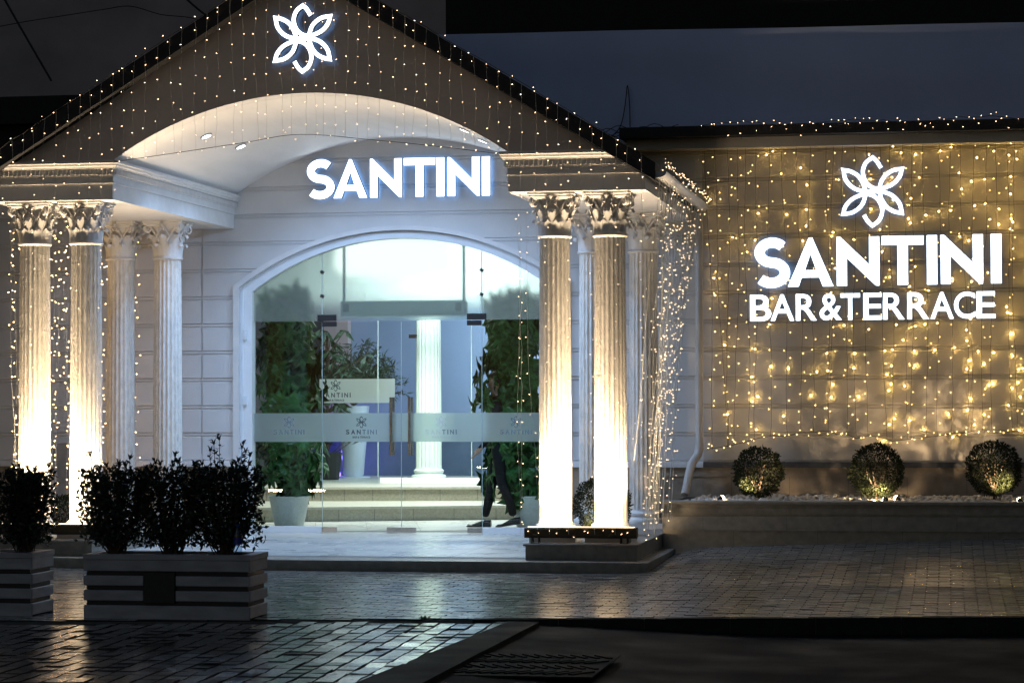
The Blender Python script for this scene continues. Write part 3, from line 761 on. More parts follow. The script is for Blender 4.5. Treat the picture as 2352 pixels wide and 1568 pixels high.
def column_proto():
    root = empty('column', (0, 0, 0))
    m = MB(); m.box(-.215, .215, -.215, .215, 0, .05)
    m.lathe([(.205, .05), (.212, .06), (.212, .085), (.20, .10), (.175, .105), (.170, .125), (.182, .135), (.184, .155), (.172, .165), (.160, .175), (.158, .19)], 40)
    sharp(m.build('base', TRIM, root, local=True))
    n = 20
    def rf(t, z):
        a = (t*n/(2*PI)) % 1.0
        return 1-.085*max(0, math.sin(PI*min(1, max(0, (a-.12)/.76))))**.6
    m = MB(); zt = HC-.405
    P = [(.157, .19), (.156, .22)]
    for z in fr(.24, zt-.03, 14): P.append((.156-.013*((z-.2)/(zt-.2))**1.6, z))
    P += [(.143, zt)]
    m.lathe(P, 160, rf=rf); o = m.build('shaft', SHAFT, root, local=True); sharp(o, 50)
    m = MB(); z0 = zt
    m.lathe([(.150, z0-.012), (.160, z0-.006), (.165, z0+.004), (.160, z0+.016), (.150, z0+.022)], 40)
    sharp(m.build('neck_ring', TRIM, root, local=True))
    m = MB(); z0 += .022; hc = HC-z0
    m.lathe([(.138, 0), (.140, hc*.3), (.150, hc*.6), (.175, hc*.80), (.195, hc*.86)], 32, c=(0, 0, z0))
    for k in range(8): leaf_grid(m, k*PI/4+PI/8, .147, hc*.38, .060, .030, .034, z0=z0)
    for k in range(8): leaf_grid(m, k*PI/4, .146, hc*.64, .066, .046, .040, z0=z0)
    for k in range(4):                                    # corner volutes, caulicoli and inner spirals
        a = PI/4+k*PI/2; er = Vector((math.cos(a), math.sin(a), 0)); et = Vector((-math.sin(a), math.cos(a), 0)); cz = z0+hc*.76
        for s in (-1, 1):
            pts = []; rad = []
            for i in range(9):
                t = i/8; pts.append(er*(.15+.055*t**1.5)+et*s*(.075*(1-t)**1.3+.012)+Vector((0, 0, z0+hc*(.42+.40*t)))); rad.append(.011+.003*t)
            for i in range(1, 30):
                th = PI*.62 - i*.32; rr = .046*(1-i/33)
                pts.append(er*(.232+rr*math.cos(th))+et*s*.013+Vector((0, 0, cz+rr*math.sin(th)))); rad.append(.012*(1-i/60))
            m.tube(pts, rad, 6)
        b_ = k*PI/2; er = Vector((math.cos(b_), math.sin(b_), 0)); et = Vector((-math.sin(b_), math.cos(b_), 0))
        for s in (-1, 1):
            pts = [er*(.16+.03*t)+et*s*(.08-.05*t)+Vector((0, 0, z0+hc*(.5+.27*t))) for t in fr(0, 1, 5)]
            for i in range(1, 18):
                th = PI*.5-i*.36; rr = .026*(1-i/20); pts.append(er*.197+et*s*(.034-rr*math.cos(th))+Vector((0, 0, z0+hc*.74+rr*math.sin(th)+.0)))
            m.tube(pts, .007, 5)
        m.ico(er*.215+Vector((0, 0, z0+hc*.90)), .032, (.7, 1, 1))
    o = m.build('capital', TRIM, root, local=True); sharp(o, 55)
    m = MB()                                              # abacus with hollow sides
    def ring(hw, hol, z):
        pts = []
        for k in range(4):
            a = k*PI/2; ca, sa = math.cos(a), math.sin(a)
            for t in fr(-.86, .86, 8):
                x, y = hw-hol*(1-t*t), t*hw
                pts.append((x*ca-y*sa, x*sa+y*ca, z))
        return pts
    rg = [ring(.200, .035, HC-.062), ring(.215, .035, HC-.045), ring(.222, .035, HC-.040), ring(.222, .035, HC-.026), ring(.236, .035, HC-.018), ring(.236, .035, HC)]
    n = len(rg[0]); v = [p_ for q_ in rg for p_ in q_]
    f = [(i*n+k, i*n+(k+1) % n, (i+1)*n+(k+1) % n, (i+1)*n+k) for i in range(len(rg)-1) for k in range(n)] + [tuple(range(n-1, -1, -1)), tuple((len(rg)-1)*n+k for k in range(n))]
    m.add(v, f); m.build('abacus', TRIM, root, local=True)
    return root
cp = column_proto(); remember()
cx4 = [at(80, 800, Y=22.3).x, at(198, 800, Y=22.3).x, at(1275, 800, Y=22.3).x, at(1402, 800, Y=22.3).x]
clab = ['uplit front column, outer one of the left pair', 'uplit front column, inner one of the left pair', 'uplit front column, inner one of the right pair', 'uplit front column, outer one of the right pair',
        'rear column, outer one of the left pair', 'rear column, inner one of the left pair', 'rear column, inner one of the right pair', 'rear column, outer one of the right pair']
i = 0
for Yc in (22.30, 24.78):
    for X in cx4:
        c = cp if i == 0 else copy_tree(cp)
        c.parent = B; c.location = Vector((X, Yc, .25))-B.location; c['label'] = clab[i]; i += 1
# plinths under the columns
for (a, b_) in ((-14, -7.98), (at(1200, 1260, Y=21.8).x, -2.79)):
    m = MB(); m.box(a+.02, b_-.015, 21.84, 25.98, F0+.0, .228); m.cbox(a, b_, 21.82, 25.98, .2285, .25, .004)
    m.build('plinth', STONE2, B, label='raised stone plinth carrying the columns')

# ------------------------------------------------------------------ eave band, upper wall, dark surroundings
m = MB(); m.box(-3.45, 8, 25.55, YW+.3, 4.361, 4.47); m.build('eave_band', ROOF, B)
m = MB(); m.box(-3.4, 8, 25.75, YW-.001, 4.25, 4.36); m.build('eave_soffit', WALLL, B)
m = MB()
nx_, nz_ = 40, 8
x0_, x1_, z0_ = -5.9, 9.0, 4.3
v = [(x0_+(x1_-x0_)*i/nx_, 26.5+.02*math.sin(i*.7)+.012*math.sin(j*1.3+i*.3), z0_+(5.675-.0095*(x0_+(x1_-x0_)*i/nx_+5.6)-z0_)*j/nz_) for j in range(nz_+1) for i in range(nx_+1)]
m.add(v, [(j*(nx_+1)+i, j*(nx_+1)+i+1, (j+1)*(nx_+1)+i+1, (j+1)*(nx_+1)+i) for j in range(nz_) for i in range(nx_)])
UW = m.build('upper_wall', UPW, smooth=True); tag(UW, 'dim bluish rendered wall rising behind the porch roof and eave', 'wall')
m = MB()
m.add([(-5.6, 26.8, 5.40), (12, 26.8, 5.40), (12, 26.8, 16), (-5.6, 26.8, 16), (-5.6, 34, 5.40), (12, 34, 5.40), (12, 34, 16), (-5.6, 34, 16)], [(0, 1, 2, 3), (0, 4, 5, 1), (1, 5, 6, 2), (3, 7, 4, 0), (4, 7, 6, 5), (3, 2, 6, 7)])
tag(m.build('sky_block', DARK), 'black box added above the bluish wall to hide the sky', 'building')  # black box added to block the sky above the wall
P = [at(a, b_, Y=26.42) for a, b_ in catm([(1400, 318), (1425, 290), (1436, 240), (1441, 196), (1446, 240), (1447, 292)], 5)]
m = MB(); m.tube(P, .006, 5)
for k in range(5):
    m.tube([at(1360+a*22, 300+8*math.sin(a*1.7+k*2)+k*5-a*1.2, Y=26.3-.04*k) for a in fr(0, 9, 18)], .004, 4)
tag(m.build('loose_cable', WIREB), 'loose dark cables on the dim wall beside the roof edge', 'cable')
# left: dark side building and fabric canopy
m = MB(); m.box(-24, -9.2, 27.2, 36, 0, 5.2); m.box(-24, -8.6, 26.9, 27.2, 4.35, 4.6); m.box(-24, -9.0, 27.0, 27.2, 4.85, 5.02)
tag(m.build('dark_side_building', DARK), 'unlit dark building left of the porch roof', 'building')
cn = empty('fabric_canopy', (-11, 30, 5.2), 'dim taupe fabric canopy with dark seams above the left end of the porch', 'canopy')
m = MB(); NX, NZ = 26, 14
def cpt(i, j):
    s, t = i/NX, j/NZ
    X = -16+11.5*s; Z = 5.0+3.6*t; Y = 29.5+2.2*t - .5*math.sin(PI*s*2.4+.6)*(1-.4*t)
    return (X, Y, Z - .25*abs(math.sin(PI*s*2.4+.6))*t)
m.add([cpt(i, j) for j in range(NZ+1) for i in range(NX+1)], [(j*(NX+1)+i, j*(NX+1)+i+1, (j+1)*(NX+1)+i+1, (j+1)*(NX+1)+i) for j in range(NZ) for i in range(NX)])
m.build('fabric', TENT, cn, smooth=True)
for P in ([(0, -20), (45, 60), (118, 186)], [(380, -60), (425, -5), (480, 42)]):
    m = MB(); m.tube([at(a, b_, Y=28.8) for a, b_ in catm(P, 4)], .014, 6); m.build('seam_rope', WIREB, cn)
m = MB(); P = catm([(-20, 65), (60, 50), (150, 36), (240, 22), (300, 15), (370, 34), (440, 42), (500, 64)], 6)
m.tube([at(a, b_, Y=28.0) for a, b_ in P], .006, 5)
tag(m.build('overhead_cable', WIREB), 'thin dark cable sagging across the fabric canopy', 'cable')
# black backing added so that the sky does not show low behind the porch
m = MB(); m.add([(-30, 37, 0), (-9, 37, 0), (-9, 37, 14), (-30, 37, 14)], [(0, 1, 2, 3)])
m.box(-30, -9, 37.01, 38, 0, 14); tag(m.build('sky_backing', DARK), 'black backing added behind the fabric canopy to hide the sky', 'building')

# ------------------------------------------------------------------ downpipe
dp = empty('downpipe', (-2.63, 25.9, 0), 'painted downpipe with an angled outlet at the corner of the side wall', 'downpipe')
P = [at(1606, 470, Y=25.86), at(1606, 760, Y=25.86), at(1606, 1024, Y=25.86)]
m = MB(); m.tube(P, .040, 16); sharp(m.build('pipe', PIPE, dp))
P = [at(1606, 1015, Y=25.86), at(1606, 1030, Y=25.86), at(1603, 1044, Y=25.84), at(1594, 1056, Y=25.80), at(1588, 1068, Y=25.76), at(1580, 1100, Y=25.66), at(1573, 1136, Y=25.56)]
m = MB(); m.tube(P, [.046, .046, .044, .044, .046, .043, .043], 16); sharp(m.build('outlet_elbow', PIPE, dp))
for (z, y_) in ((at(1606, 870, Y=25.86), 0), (at(1590, 1060, Y=25.79), 0), (at(1606, 1030, Y=25.86), 0)):
    m = MB(); m.tube([z+Vector((0, 0, -.012)), z+Vector((0, 0, .012))], .049, 16); sharp(m.build('clamp', PIPE, dp))
# ------------------------------------------------------------------ raised bed on the right
rb = empty('raised_bed', (-1, 24, 0), 'long raised stone planting bed below the string-lit wall', 'planter')
m = MB(); m.box(XT-.12, 8, 23.83, 24.02, -.05, .535); m.box(XT-.12, 8, 23.815, 24.021, .44, .50); m.box(XT-.12, 8, 23.80, 24.022, .28, .42)
x = -2.4
while x < 3: m.box(x, x+.004, 23.7985, 23.81, .281, .42, 1); m.box(x+.3, x+.304, 23.8285, 23.84, .06, .28, 1); x += .82
m.build('bed_wall', [STONE2, STONED], rb)
m = MB(); m.cbox(XT-.14, 8, 23.78, 24.06, .5355, .566, .005); m.build('coping', STONE2, rb)
m = MB(); m.box(XT-.12, 8, 24.02, YW-.03, .40, .52); m.build('bed_soil', SOIL, rb)
pm = MB()
random.seed(3)
for k in range(1500):
    x, y = random.uniform(-2.6, 1.6), 24.08+1.8*random.random()**1.6
    if k < 60: x = random.uniform(-2.35, -1.9); y = random.uniform(24.06, 24.5)
    r = random.uniform(.016, .036); rot = Euler((random.random()*6, random.random()*6, random.random()*6)).to_matrix()
    pts = []; n1, n2 = 6, 4; c = Vector((x, y, .52+r*random.uniform(.35, .8)))
    sq = (1, random.uniform(.6, .9), random.uniform(.4, .65))
    pm.ico(c, r, sq, Euler((random.uniform(-.4, .4), random.uniform(-.4, .4), random.random()*6)).to_matrix())
bm = bmesh.new(); me = pm.mesh('pebbles', PEB, True); bm.from_mesh(me); bmesh.ops.subdivide_edges(bm, edges=bm.edges[:], cuts=1, smooth=1.0, use_grid_fill=True); bm.to_mesh(me); bm.free()
me.polygons.foreach_set('use_smooth', [True]*len(me.polygons))
o = bpy.data.objects.new('pebbles', me); C.objects.link(o); tag(o, 'white pebbles covering the raised bed', 'pebbles', kind='stuff')

# ------------------------------------------------------------------ plants
def leafquad(m, p, d, nrm, L, W, bend=.25):
    s = d.cross(nrm)
    if s.length < 1e-5: s = Vector((1, 0, 0))
    s.normalize(); nn = s.cross(d).normalized()
    a = p; b_ = p+d*L*.5+nn*L*bend*.3; c = p+d*L-nn*L*bend*.5
    l1 = b_+s*W/2-nn*W*.12-d*L*.1; r1 = b_-s*W/2-nn*W*.12-d*L*.1
    m.add([a, l1, b_, r1, c], [(0, 2, 1), (0, 3, 2), (1, 2, 4), (2, 3, 4)])
def rv3(): 
    while True:
        q_ = Vector((random.uniform(-1, 1), random.uniform(-1, 1), random.uniform(-1, 1)))
        if .1 < q_.length < 1: return q_.normalized()
def ball_shrub(x, y, zb, r, label, stem=.06, n=5200):
    t = empty('ball_shrub', (x, y, zb), label, 'shrub', 'clipped ball shrubs')
    c = Vector((x, y, zb+stem+r))
    m = MB()
    for k in range(n):
        d = rv3(); rr = r*(.80+.24*random.random()**.7)*(1+.05*math.sin(d.x*9+x*3)*math.sin(d.z*8+2)*1.4)
        if random.random() < .10: rr = r*random.uniform(.3, .8)
        p_ = c+d*rr; p_.z = max(p_.z, zb+.03)
        dd = (d*.8+rv3()*.8+Vector((0, 0, .25))).normalized(); leafquad(m, p_, dd, rv3(), random.uniform(.018, .03), random.uniform(.010, .016))
    for k in range(110):
        d = rv3(); b0 = c+d*r*.98
        for q_ in range(5): leafquad(m, b0+d*.007*q_, (d+rv3()*.7).normalized(), rv3(), .024, .013)
    m.build('crown', LEAFB, t)
    m = MB(); m.tube([(x, y, zb-.02), (x+.004, y, zb+stem+r*.5)], [.014, .011], 7)
    for k in range(7):
        d = rv3(); d.z = abs(d.z); m.tube([(x, y, zb+stem+.02), c+d*r*.6], [.007, .003], 5)
    m.build('stem', BARK, t); return t
bp = [(1743, 24.75, .245, 'ball shrub nearest the downpipe, lit on its left side'), (2012, 24.75, .262, 'ball shrub under the middle of the sign, lit from its lower right'), (2283, 24.75, .262, 'ball shrub at the right end of the bed with a brightly lit lower front')]
for u_, y_, r_, lb in bp:
    q_ = at(u_, 1092, Y=y_); ball_shrub(q_.x, y_, .53, r_, lb, stem=.05 if u_ < 2200 else .075)
q_ = at(1383, 1160, Y=23.4); ball_shrub(q_.x, 23.4, .25, .27, 'ball shrub standing behind the two uplit right front columns', stem=.02)
q_ = at(146, 1160, Y=23.2); ball_shrub(q_.x, 23.2, .25, .17, 'small shrub behind the left front columns', stem=.02, n=2600)
def spotlight(x, y, z, tgt, label, power=9, size=60):
    t = empty('garden_spotlight', (x, y, z), label, 'spotlight', 'small warm garden spotlights')
    d = (Vector(tgt)-Vector((x, y, z+.05))).normalized(); c = Vector((x, y, z+.05)); q_ = d.to_track_quat('Z', 'Y').to_matrix()
    m = MB(); m.lathe([(.012, -.03), (.022, -.02), (.025, .0), (.028, .012), (.026, .014)], 16); m.v = [tuple(c+q_ @ Vector(a)) for a in m.v]; m.build('housing', BLACKM, t)
    m = MB(); m.tube([(x, y, z-.02), (x, y, z+.04)], .006, 6); m.build('spike', BLACKM, t)
    m = MB(); m.lathe([(.025, .0142), (.025, .026), (.018, .038), (.007, .043)], 14); m.v = [tuple(c+q_ @ Vector(a)) for a in m.v]; m.build('lens', E_SPOT, t)
    lamp('spotlight_beam', 'SPOT', c+d*.055, Vector(tgt), power, (1, .70, .40), None, spot_size=R(size), spot_blend=.7, shadow_soft_size=.02)
def sp(u, y, tu, tv, ty, **k):
    a = at(u, 1135, Y=y); tt = at(tu, tv, Y=ty); spotlight(a.x, y, .52, tt, **k)
sp(1655, 24.35, 1725, 1108, 24.62, label='garden spotlight glowing left of the first ball shrub', power=300, size=34)
sp(2062, 24.45, 2020, 1120, 24.6, label='garden spotlight glowing right of the middle ball shrub', power=220, size=34)
sp(2034, 24.25, 2015, 1135, 24.6, label='garden spotlight low in the pebbles before the middle ball shrub', power=80, size=60)
sp(2343, 24.12, 2300, 1105, 24.6, label='garden spotlight right of the ball shrub at the end of the bed', power=330, size=32)
a = at(1350, 1200, Y=22.95); spotlight(a.x, 22.95, .25, (a.x+.08, 23.25, .42), 'garden spotlight behind the gap between the right front columns', power=80, size=80)

def shrub(x, y, zb, w, h, label, seed, tall=(), n=54):
    random.seed(seed); t = empty('leafy_shrub', (x, y, zb), label, 'shrub', 'dark evergreen shrubs in the foreground planters')
    m = MB(); st = MB()
    stems = []
    for k in range(n):
        a = random.uniform(0, 2*PI); r = w*random.random()**.55; hh = h*random.uniform(.72, 1.0)*(1-.12*(r/w)**3)
        if k < len(tall): r = abs(tall[k][0]); a = 0 if tall[k][0] > 0 else PI; hh = tall[k][1]
        b0 = Vector((x+random.gauss(0, .03), y+random.gauss(0, .02), zb)); e = Vector((x+r*math.cos(a), y+.62*r*math.sin(a), zb+hh))
        low = Vector((b0.x+(e.x-b0.x)*.75, b0.y+(e.y-b0.y)*.75, zb+hh*.38))
        pts = []
        for i in range(15):
            s = i/14; p_ = b0.lerp(low, s).lerp(low.lerp(e, s), s); pts.append(p_+Vector((random.gauss(0, .003), random.gauss(0, .003), 0)))
        st.tube(pts, [.0055*(1-.6*i/14) for i in range(15)], 5)
        for i in range(2, 15):
            if pts[i].z < zb+.06+.05*random.random(): continue
            for q_ in range(4 if i > 4 else 2):
                d = (pts[i]-pts[i-1]).normalized(); az = random.random()*2*PI
                o_ = Vector((math.cos(az), math.sin(az), 0))
                dd = (o_*.9+d*random.uniform(.1, 1.0)).normalized()
                leafquad(m, pts[i]+d*random.uniform(-.02, .02), dd, (d*.8+rv3()*.4).normalized(), random.uniform(.034, .052), random.uniform(.018, .027))
        for q_ in range(6):
            d = (pts[-1]-pts[-2]).normalized(); az = q_*1.05; leafquad(m, pts[-1]-d*.01*(q_ % 3), (Vector((math.cos(az), math.sin(az), 0))*.5+d).normalized(), d, .04, .018)
    for k in range(int(n*22)):                            # short side shoots filling the body
        a = random.uniform(0, 2*PI); rr = w*random.random()**.5*.98; zz = zb+h*random.uniform(.12, .90)
        leafquad(m, Vector((x+rr*math.cos(a), y+.6*rr*math.sin(a), zz)), (rv3()+Vector((0, 0, .3))).normalized(), rv3(), .045, .024)
    m.build('foliage', LEAFD, t); st.build('stems', BARK, t); return t
def planter(x0, x1, y0, y1, label, plate=None):
    t = empty('planter_box', ((x0+x1)/2, (y0+y1)/2, 0), label, 'planter', 'striped marble planters at the pavement edge')
    m = MB(); m.box(x0+.02, x1-.02, y0+.02, y0+.06, .03, .46); m.box(x0+.02, x1-.02, y1-.06, y1-.02, .03, .46); m.box(x0+.02, x0+.06, y0+.06, y1-.06, .03, .46); m.box(x1-.06, x1-.02, y0+.06, y1-.06, .03, .46)
    m.box(x0+.06, x1-.06, y0+.06, y1-.06, .03, .06)
    m.build('core', MARBD, t)
    for (z0, z1) in ((.0, .098), (.130, .205), (.238, .310), (.342, .425)):
        m = MB(); b_ = .005
        spans = [(x0, x1)] if plate is None or z0 == 0 or z0 > .33 else [(x0, plate[0]), (plate[1], x1)]
        for a, c in spans: m.cbox(a, c, y0, y0+.0195, z0, z1, b_)
        m.cbox(x0, x1, y1-.0195, y1, z0, z1, b_)
        m.cbox(x1-.0195, x1, y0+.02, y1-.02, z0+(.012 if z0 == 0 else 0), z1, b_); m.cbox(x0, x0+.0195, y0+.02, y1-.02, z0+(.012 if z0 == 0 else 0), z1, b_)
        m.build('marble_slab', MARB, t)
    m = MB()
    for (a, c, d, e) in ((x0-.004, x1+.004, y0-.004, y0+.07), (x0-.004, x1+.004, y1-.07, y1+.004), (x0-.004, x0+.07, y0+.07, y1-.07), (x1-.07, x1+.004, y0+.07, y1-.07)): m.box(a, c, d, e, .4255, .462)
    m.build('rim', MARB, t)
    if plate:
        m = MB(); m.cbox(plate[0]+.004, plate[1]-.004, y0-.004, y0+.018, .115, .335, .003); m.build('centre_plate', MARBD, t)
    m = MB(); m.box(x0+.071, x1-.071, y0+.071, y1-.071, .38, .43); m.build('soil', SOIL, t)
planter(-6.14, -4.90, 16.60, 17.06, 'wider striped marble planter with a dark square plate on its front', plate=(-5.69, -5.45))
planter(-7.80, -6.555, 16.66, 17.10, 'striped marble planter cut by the left edge of the view')
YP = 16.84
def shx(u): return at(u, 1150, Y=YP).x
shrub(shx(268), YP, .43, .30, .69, 'leafy dark shrub, leftmost of the three in the wider planter', 11, tall=((-.20, .74), (-.23, .52), (.10, .72)), n=62)
shrub(shx(396), YP, .43, .31, .70, 'leafy dark shrub, middle one of the three in the wider planter', 12, tall=((.02, .74), (-.16, .66)), n=60)
shrub(shx(516), YP, .43, .31, .71, 'leafy dark shrub with tall shoots, beside the bottle in the wider planter', 13, tall=((-.08, .83), (-.04, .86), (-.11, .78), (.13, .80), (.19, .74), (.16, .77)), n=64)
shrub(shx(55), YP+.03, .43, .23, .67, 'leafy dark shrub at the visible end of the cut off planter', 14, tall=((.20, .62), (.18, .66)), n=66)
shrub(shx(-90), YP+.03, .43, .24, .64, 'leafy dark shrub deeper along the cut off planter', 15, n=30)
# bottle
q_ = at(546, 1272, Y=16.72); bt = empty('water_bottle', (q_.x, 16.72, .45), 'clear plastic water bottle with a blue cap standing on the planter rim', 'bottle')
m = MB(); m.lathe([(.028, 0), (.032, .006), (.032, .05), (.030, .055), (.032, .06), (.032, .13), (.030, .15), (.014, .185), (.013, .20)], 18, c=(q_.x, 16.72, .462)); m.build('bottle_body', PLASC, bt, smooth=True)
m = MB(); m.lathe([(.0325, .07), (.0325, .12)], 18, c=(q_.x, 16.72, .462)); m.build('paper_band', PLASB, bt)
m = MB(); m.lathe([(.0155, .197), (.0155, .215), (.014, .217)], 14, c=(q_.x, 16.72, .462)); m.build('cap', PLASB, bt)

# grey panel behind the left columns
m = MB(); x0_, x1_ = at(121, 1100, Y=25.2).x, at(166, 1100, Y=25.2).x; z1_ = at(140, 1016, Y=25.2).z
pts = [(x0_, .26), (x1_, .26), (x1_, z1_-.05), (x1_-.05, z1_), (x0_+.04, z1_-.01), (x0_, z1_-.06)]
v = [(x, y, z) for y in (25.2, 25.23) for x, z in pts]; n = 6
m.add(v, [(0, 1, 2, 3, 4, 5), (11, 10, 9, 8, 7, 6)]+[(k, (k+1) % 6+0, (k+1) % 6+6, k+6) for k in range(6)])
pn = m.build('standing_panel', GREYP); tag(pn, 'plain grey upright panel standing behind the left columns', 'panel')
m = MB(); m.box(x0_+.05, x1_-.05, 25.231, 25.40, .26, .275); m.build('foot', BLACKM, pn, local=True)

# ------------------------------------------------------------------ floodlight bars
def flood(x0, x1, label, pw):
    t = empty('floodlight_bar', ((x0+x1)/2, 21.98, .25), label, 'floodlight', 'linear floodlights at the column feet')
    yy = 21.97
    m = MB(); ys = [(-.045, .0), (.045, .0), (.05, .02), (.05, .085), (.035, .098), (-.035, .098), (-.05, .085), (-.05, .02)]
    v = [(x, yy+a, .30+z) for x in (x0, x1) for a, z in ys]; n = 8
    m.add(v, [tuple(range(n-1, -1, -1)), tuple(range(n, 2*n))]+[(k, (k+1) % n, n+(k+1) % n, n+k) for k in range(n)]); m.build('housing', BRASSY, t)
    m = MB(); m.box(x0+.03, x1-.03, yy-.026, yy+.032, .3985, .401); m.build('lens', E_FLOOD, t)
    for x in (x0+.10, x1-.12):
        m = MB()
        for s in (-.03, .03): m.tube([(x+s, yy-.03, .252), (x+s, yy-.03, .305)], .006, 6); m.tube([(x+s, yy+.05, .252), (x+s, yy+.03, .305)], .006, 6)
        m.box(x-.04, x+.04, yy-.04, yy+.06, .2505, .256); m.build('leg', BLACKM, t)
    d = lamp('flood_beam', 'AREA', ((x0+x1)/2, yy+.01, .405), ((x0+x1)/2, yy+.17, 1.4), pw, (1, .75, .48), None, shape='RECTANGLE', size=x1-x0-.06, size_y=.05, spread=R(85))
    # keep the long side of the lamp along X
    dirn = (Vector((0, .20, 1))).normalized()
    zz = -dirn; xx = Vector((1, 0, 0)); yy_ = zz.cross(xx).normalized()
    mw = Matrix((xx, yy_, zz)).transposed().to_4x4(); mw.translation = Vector(((x0+x1)/2, yy+.01, .406)); d.matrix_world = mw
    d2 = lamp('flood_wash', 'AREA', (0, 0, 0), None, pw*.20, (1, .78, .52), None, shape='RECTANGLE', size=x1-x0-.06, size_y=.05, spread=R(175))
    zz = -(Vector((0, 1.0, .55))).normalized(); yy_ = zz.cross(xx).normalized()
    mw = Matrix((xx, yy_, zz)).transposed().to_4x4(); mw.translation = Vector(((x0+x1)/2, yy+.0, .412)); d2.matrix_world = mw
    return t
flood(at(1206, 1225, Y=21.97).x, at(1464, 1225, Y=21.97).x, 'black floodlight bar wrapped in fairy lights before the right front columns', 82)
flood(at(-12, 1218, Y=21.97).x, at(246, 1218, Y=21.97).x, 'floodlight bar at the feet of the left front columns', 80)

# ------------------------------------------------------------------ fairy light curtains
bm_w = MB().ico((0, 0, 0), 1, (.0024, .0024, .0080)).mesh('bulb', E_BULB)
bm_g = MB().ico((0, 0, 0), 1, (.0034, .0034, .0080)).mesh('bulb', emit('golden_bulb', (1.0, .58, .22), 48))
E_BULBH = emit('yellow_bulb_bright', (1.0, .62, .16), 330)
bm_h = MB().ico((0, 0, 0), 1, (.0036, .0036, .0050)).mesh('bulb', E_BULBH)
bm_y = MB().ico((0, 0, 0), 1, (.0034, .0034, .0050)).mesh('bulb', E_BULBW)
def bulb(parent, p_, me, o_):
    o = bpy.data.objects.new('bulb', me); C.objects.link(o); o.parent = parent; o.location = Vector(p_)-o_
    o.rotation_euler = (random.uniform(.6, 2.2), 0, random.random()*6); return o
def curtain(name, loc, label, drops, header, me, wire=WIRE, group=None, wr=.0013, hdr_bulbs=0, sp_=.17, jit=.012, off=.014):
    t = empty('fairy_light_curtain', loc, label, 'string lights', 'curtains of warm fairy lights'); O = Vector(loc)
    for hd in header:
        m = MB(); m.tube(hd, .003, 5, cap=False); h = m.build('header_wire', WIREB, t)
        if hdr_bulbs:
            L = sum((Vector(hd[i+1])-Vector(hd[i])).length for i in range(len(hd)-1)); nb = int(L/hdr_bulbs)
            for k in range(nb):
                s = (k+random.random()*.7)/nb*(len(hd)-1); i_ = min(int(s), len(hd)-2); p_ = Vector(hd[i_]).lerp(Vector(hd[i_+1]), s-i_)
                bulb(h, p_+Vector((random.gauss(0, .012), -.012-random.random()*.012, random.gauss(0, .018))), me, Vector((0, 0, 0)))
    for (a, b_, slack) in drops:
        a, b_ = Vector(a), Vector(b_); L = (a-b_).length; n = max(3, int(L/.12)); ph = random.random()*6; pts = []
        side_ = Vector((1, .25, 0)) if abs(a.x-b_.x) < .6 and slack >= 0 else Vector((.3, 1, 0)); sl = abs(slack)
        for i in range(n+1):
            s = i/n; env = math.sin(PI*s)
            pts.append(a.lerp(b_, s)+side_*(sl*env*math.sin(ph+s*5)+random.gauss(0, .0035)))
        m = MB(); m.tube(pts, wr, 4, cap=False); w = m.build('light_string', wire, t)
        nb = max(1, int(L/sp_)); o0 = random.random()
        for k in range(nb):
            s = (k+.15+.7*o0+random.uniform(-.18, .18))/nb*n; s = max(0, s); s = min(s, n-.01); i_ = int(s); p_ = pts[i_].lerp(pts[i_+1], s-i_)
            o_ = Vector((random.choice((-1, 1))*off*random.uniform(.3, 1.3), -.006, random.gauss(0, jit)))
            if me is bm_y: o_.y = (YW-(random.uniform(.010, .035) if p_.z < 2.15 else random.uniform(.03, .13)))-p_.y
            mm_ = me
            if me is bm_y:
                hot = random.random() < (.15+.24*max(0, min(1, (p_.x+2.2)/2.2)))
                if hot: mm_ = bm_h; o_.y = (YW-(random.uniform(.018, .05) if p_.z < 2.15 else random.uniform(.045, .11)))-p_.y
            bulb(w, p_+o_, mm_, Vector((0, 0, 0)))
    return t
random.seed(21)
YD = YF-.175
drops = []; hd = []
tie = [(262, 372), (400, 352), (560, 328), (690, 309), (860, 322), (1000, 336), (1150, 354)]
def tiez(x):
    for i in range(len(tie)-1):
        xa, xb = at(*tie[i], Y=YD-.01).x, at(*tie[i+1], Y=YD-.01).x
        if xa <= x <= xb: return at(tie[i][0]+(tie[i+1][0]-tie[i][0])*(x-xa)/(xb-xa), tie[i][1]+(tie[i+1][1]-tie[i][1])*(x-xa)/(xb-xa), Y=YD-.01).z
    return None
x = -9.28; k = 0
while x < -2.66:
    zt_ = roof_z(x)+.165+.015*random.random(); tz = tiez(x)
    if tz is not None and XL < x < XR+.05: zb_ = tz+random.uniform(-.03, .02)
    elif x < -7.85: zb_ = random.choice((.34, .36, 2.9, 2.4, .33, 3.45)) if k % 2 == 0 else random.uniform(3.1, 3.7)
    else: zb_ = .34 if k % 2 == 0 else random.uniform(2.9, 3.6)
    drops.append(((x, YD, zt_), (x+random.gauss(0, .02), YD-.01, zb_), .012)); hd.append((x, YD-.004, zt_+.003*random.random())); x += .108+random.uniform(-.015, .02); k += 1
for (ut, ub) in ((1185, 1197), (1206, 1235)):
    a = at(ut, 460, Y=21.78); b_ = at(ub, 1216, Y=21.78); drops.append(((a.x, 21.80, a.z), (b_.x, 21.80, b_.z), .03))
tiew = [at(a, b_, Y=YD-.012) for a, b_ in catm(tie, 6)]
curtain('g', (XP, YD, 5.6), 'curtain of warm fairy lights hanging from the porch roof edge across the gable', drops, [hd, tiew], bm_w, hdr_bulbs=.16, sp_=.18)
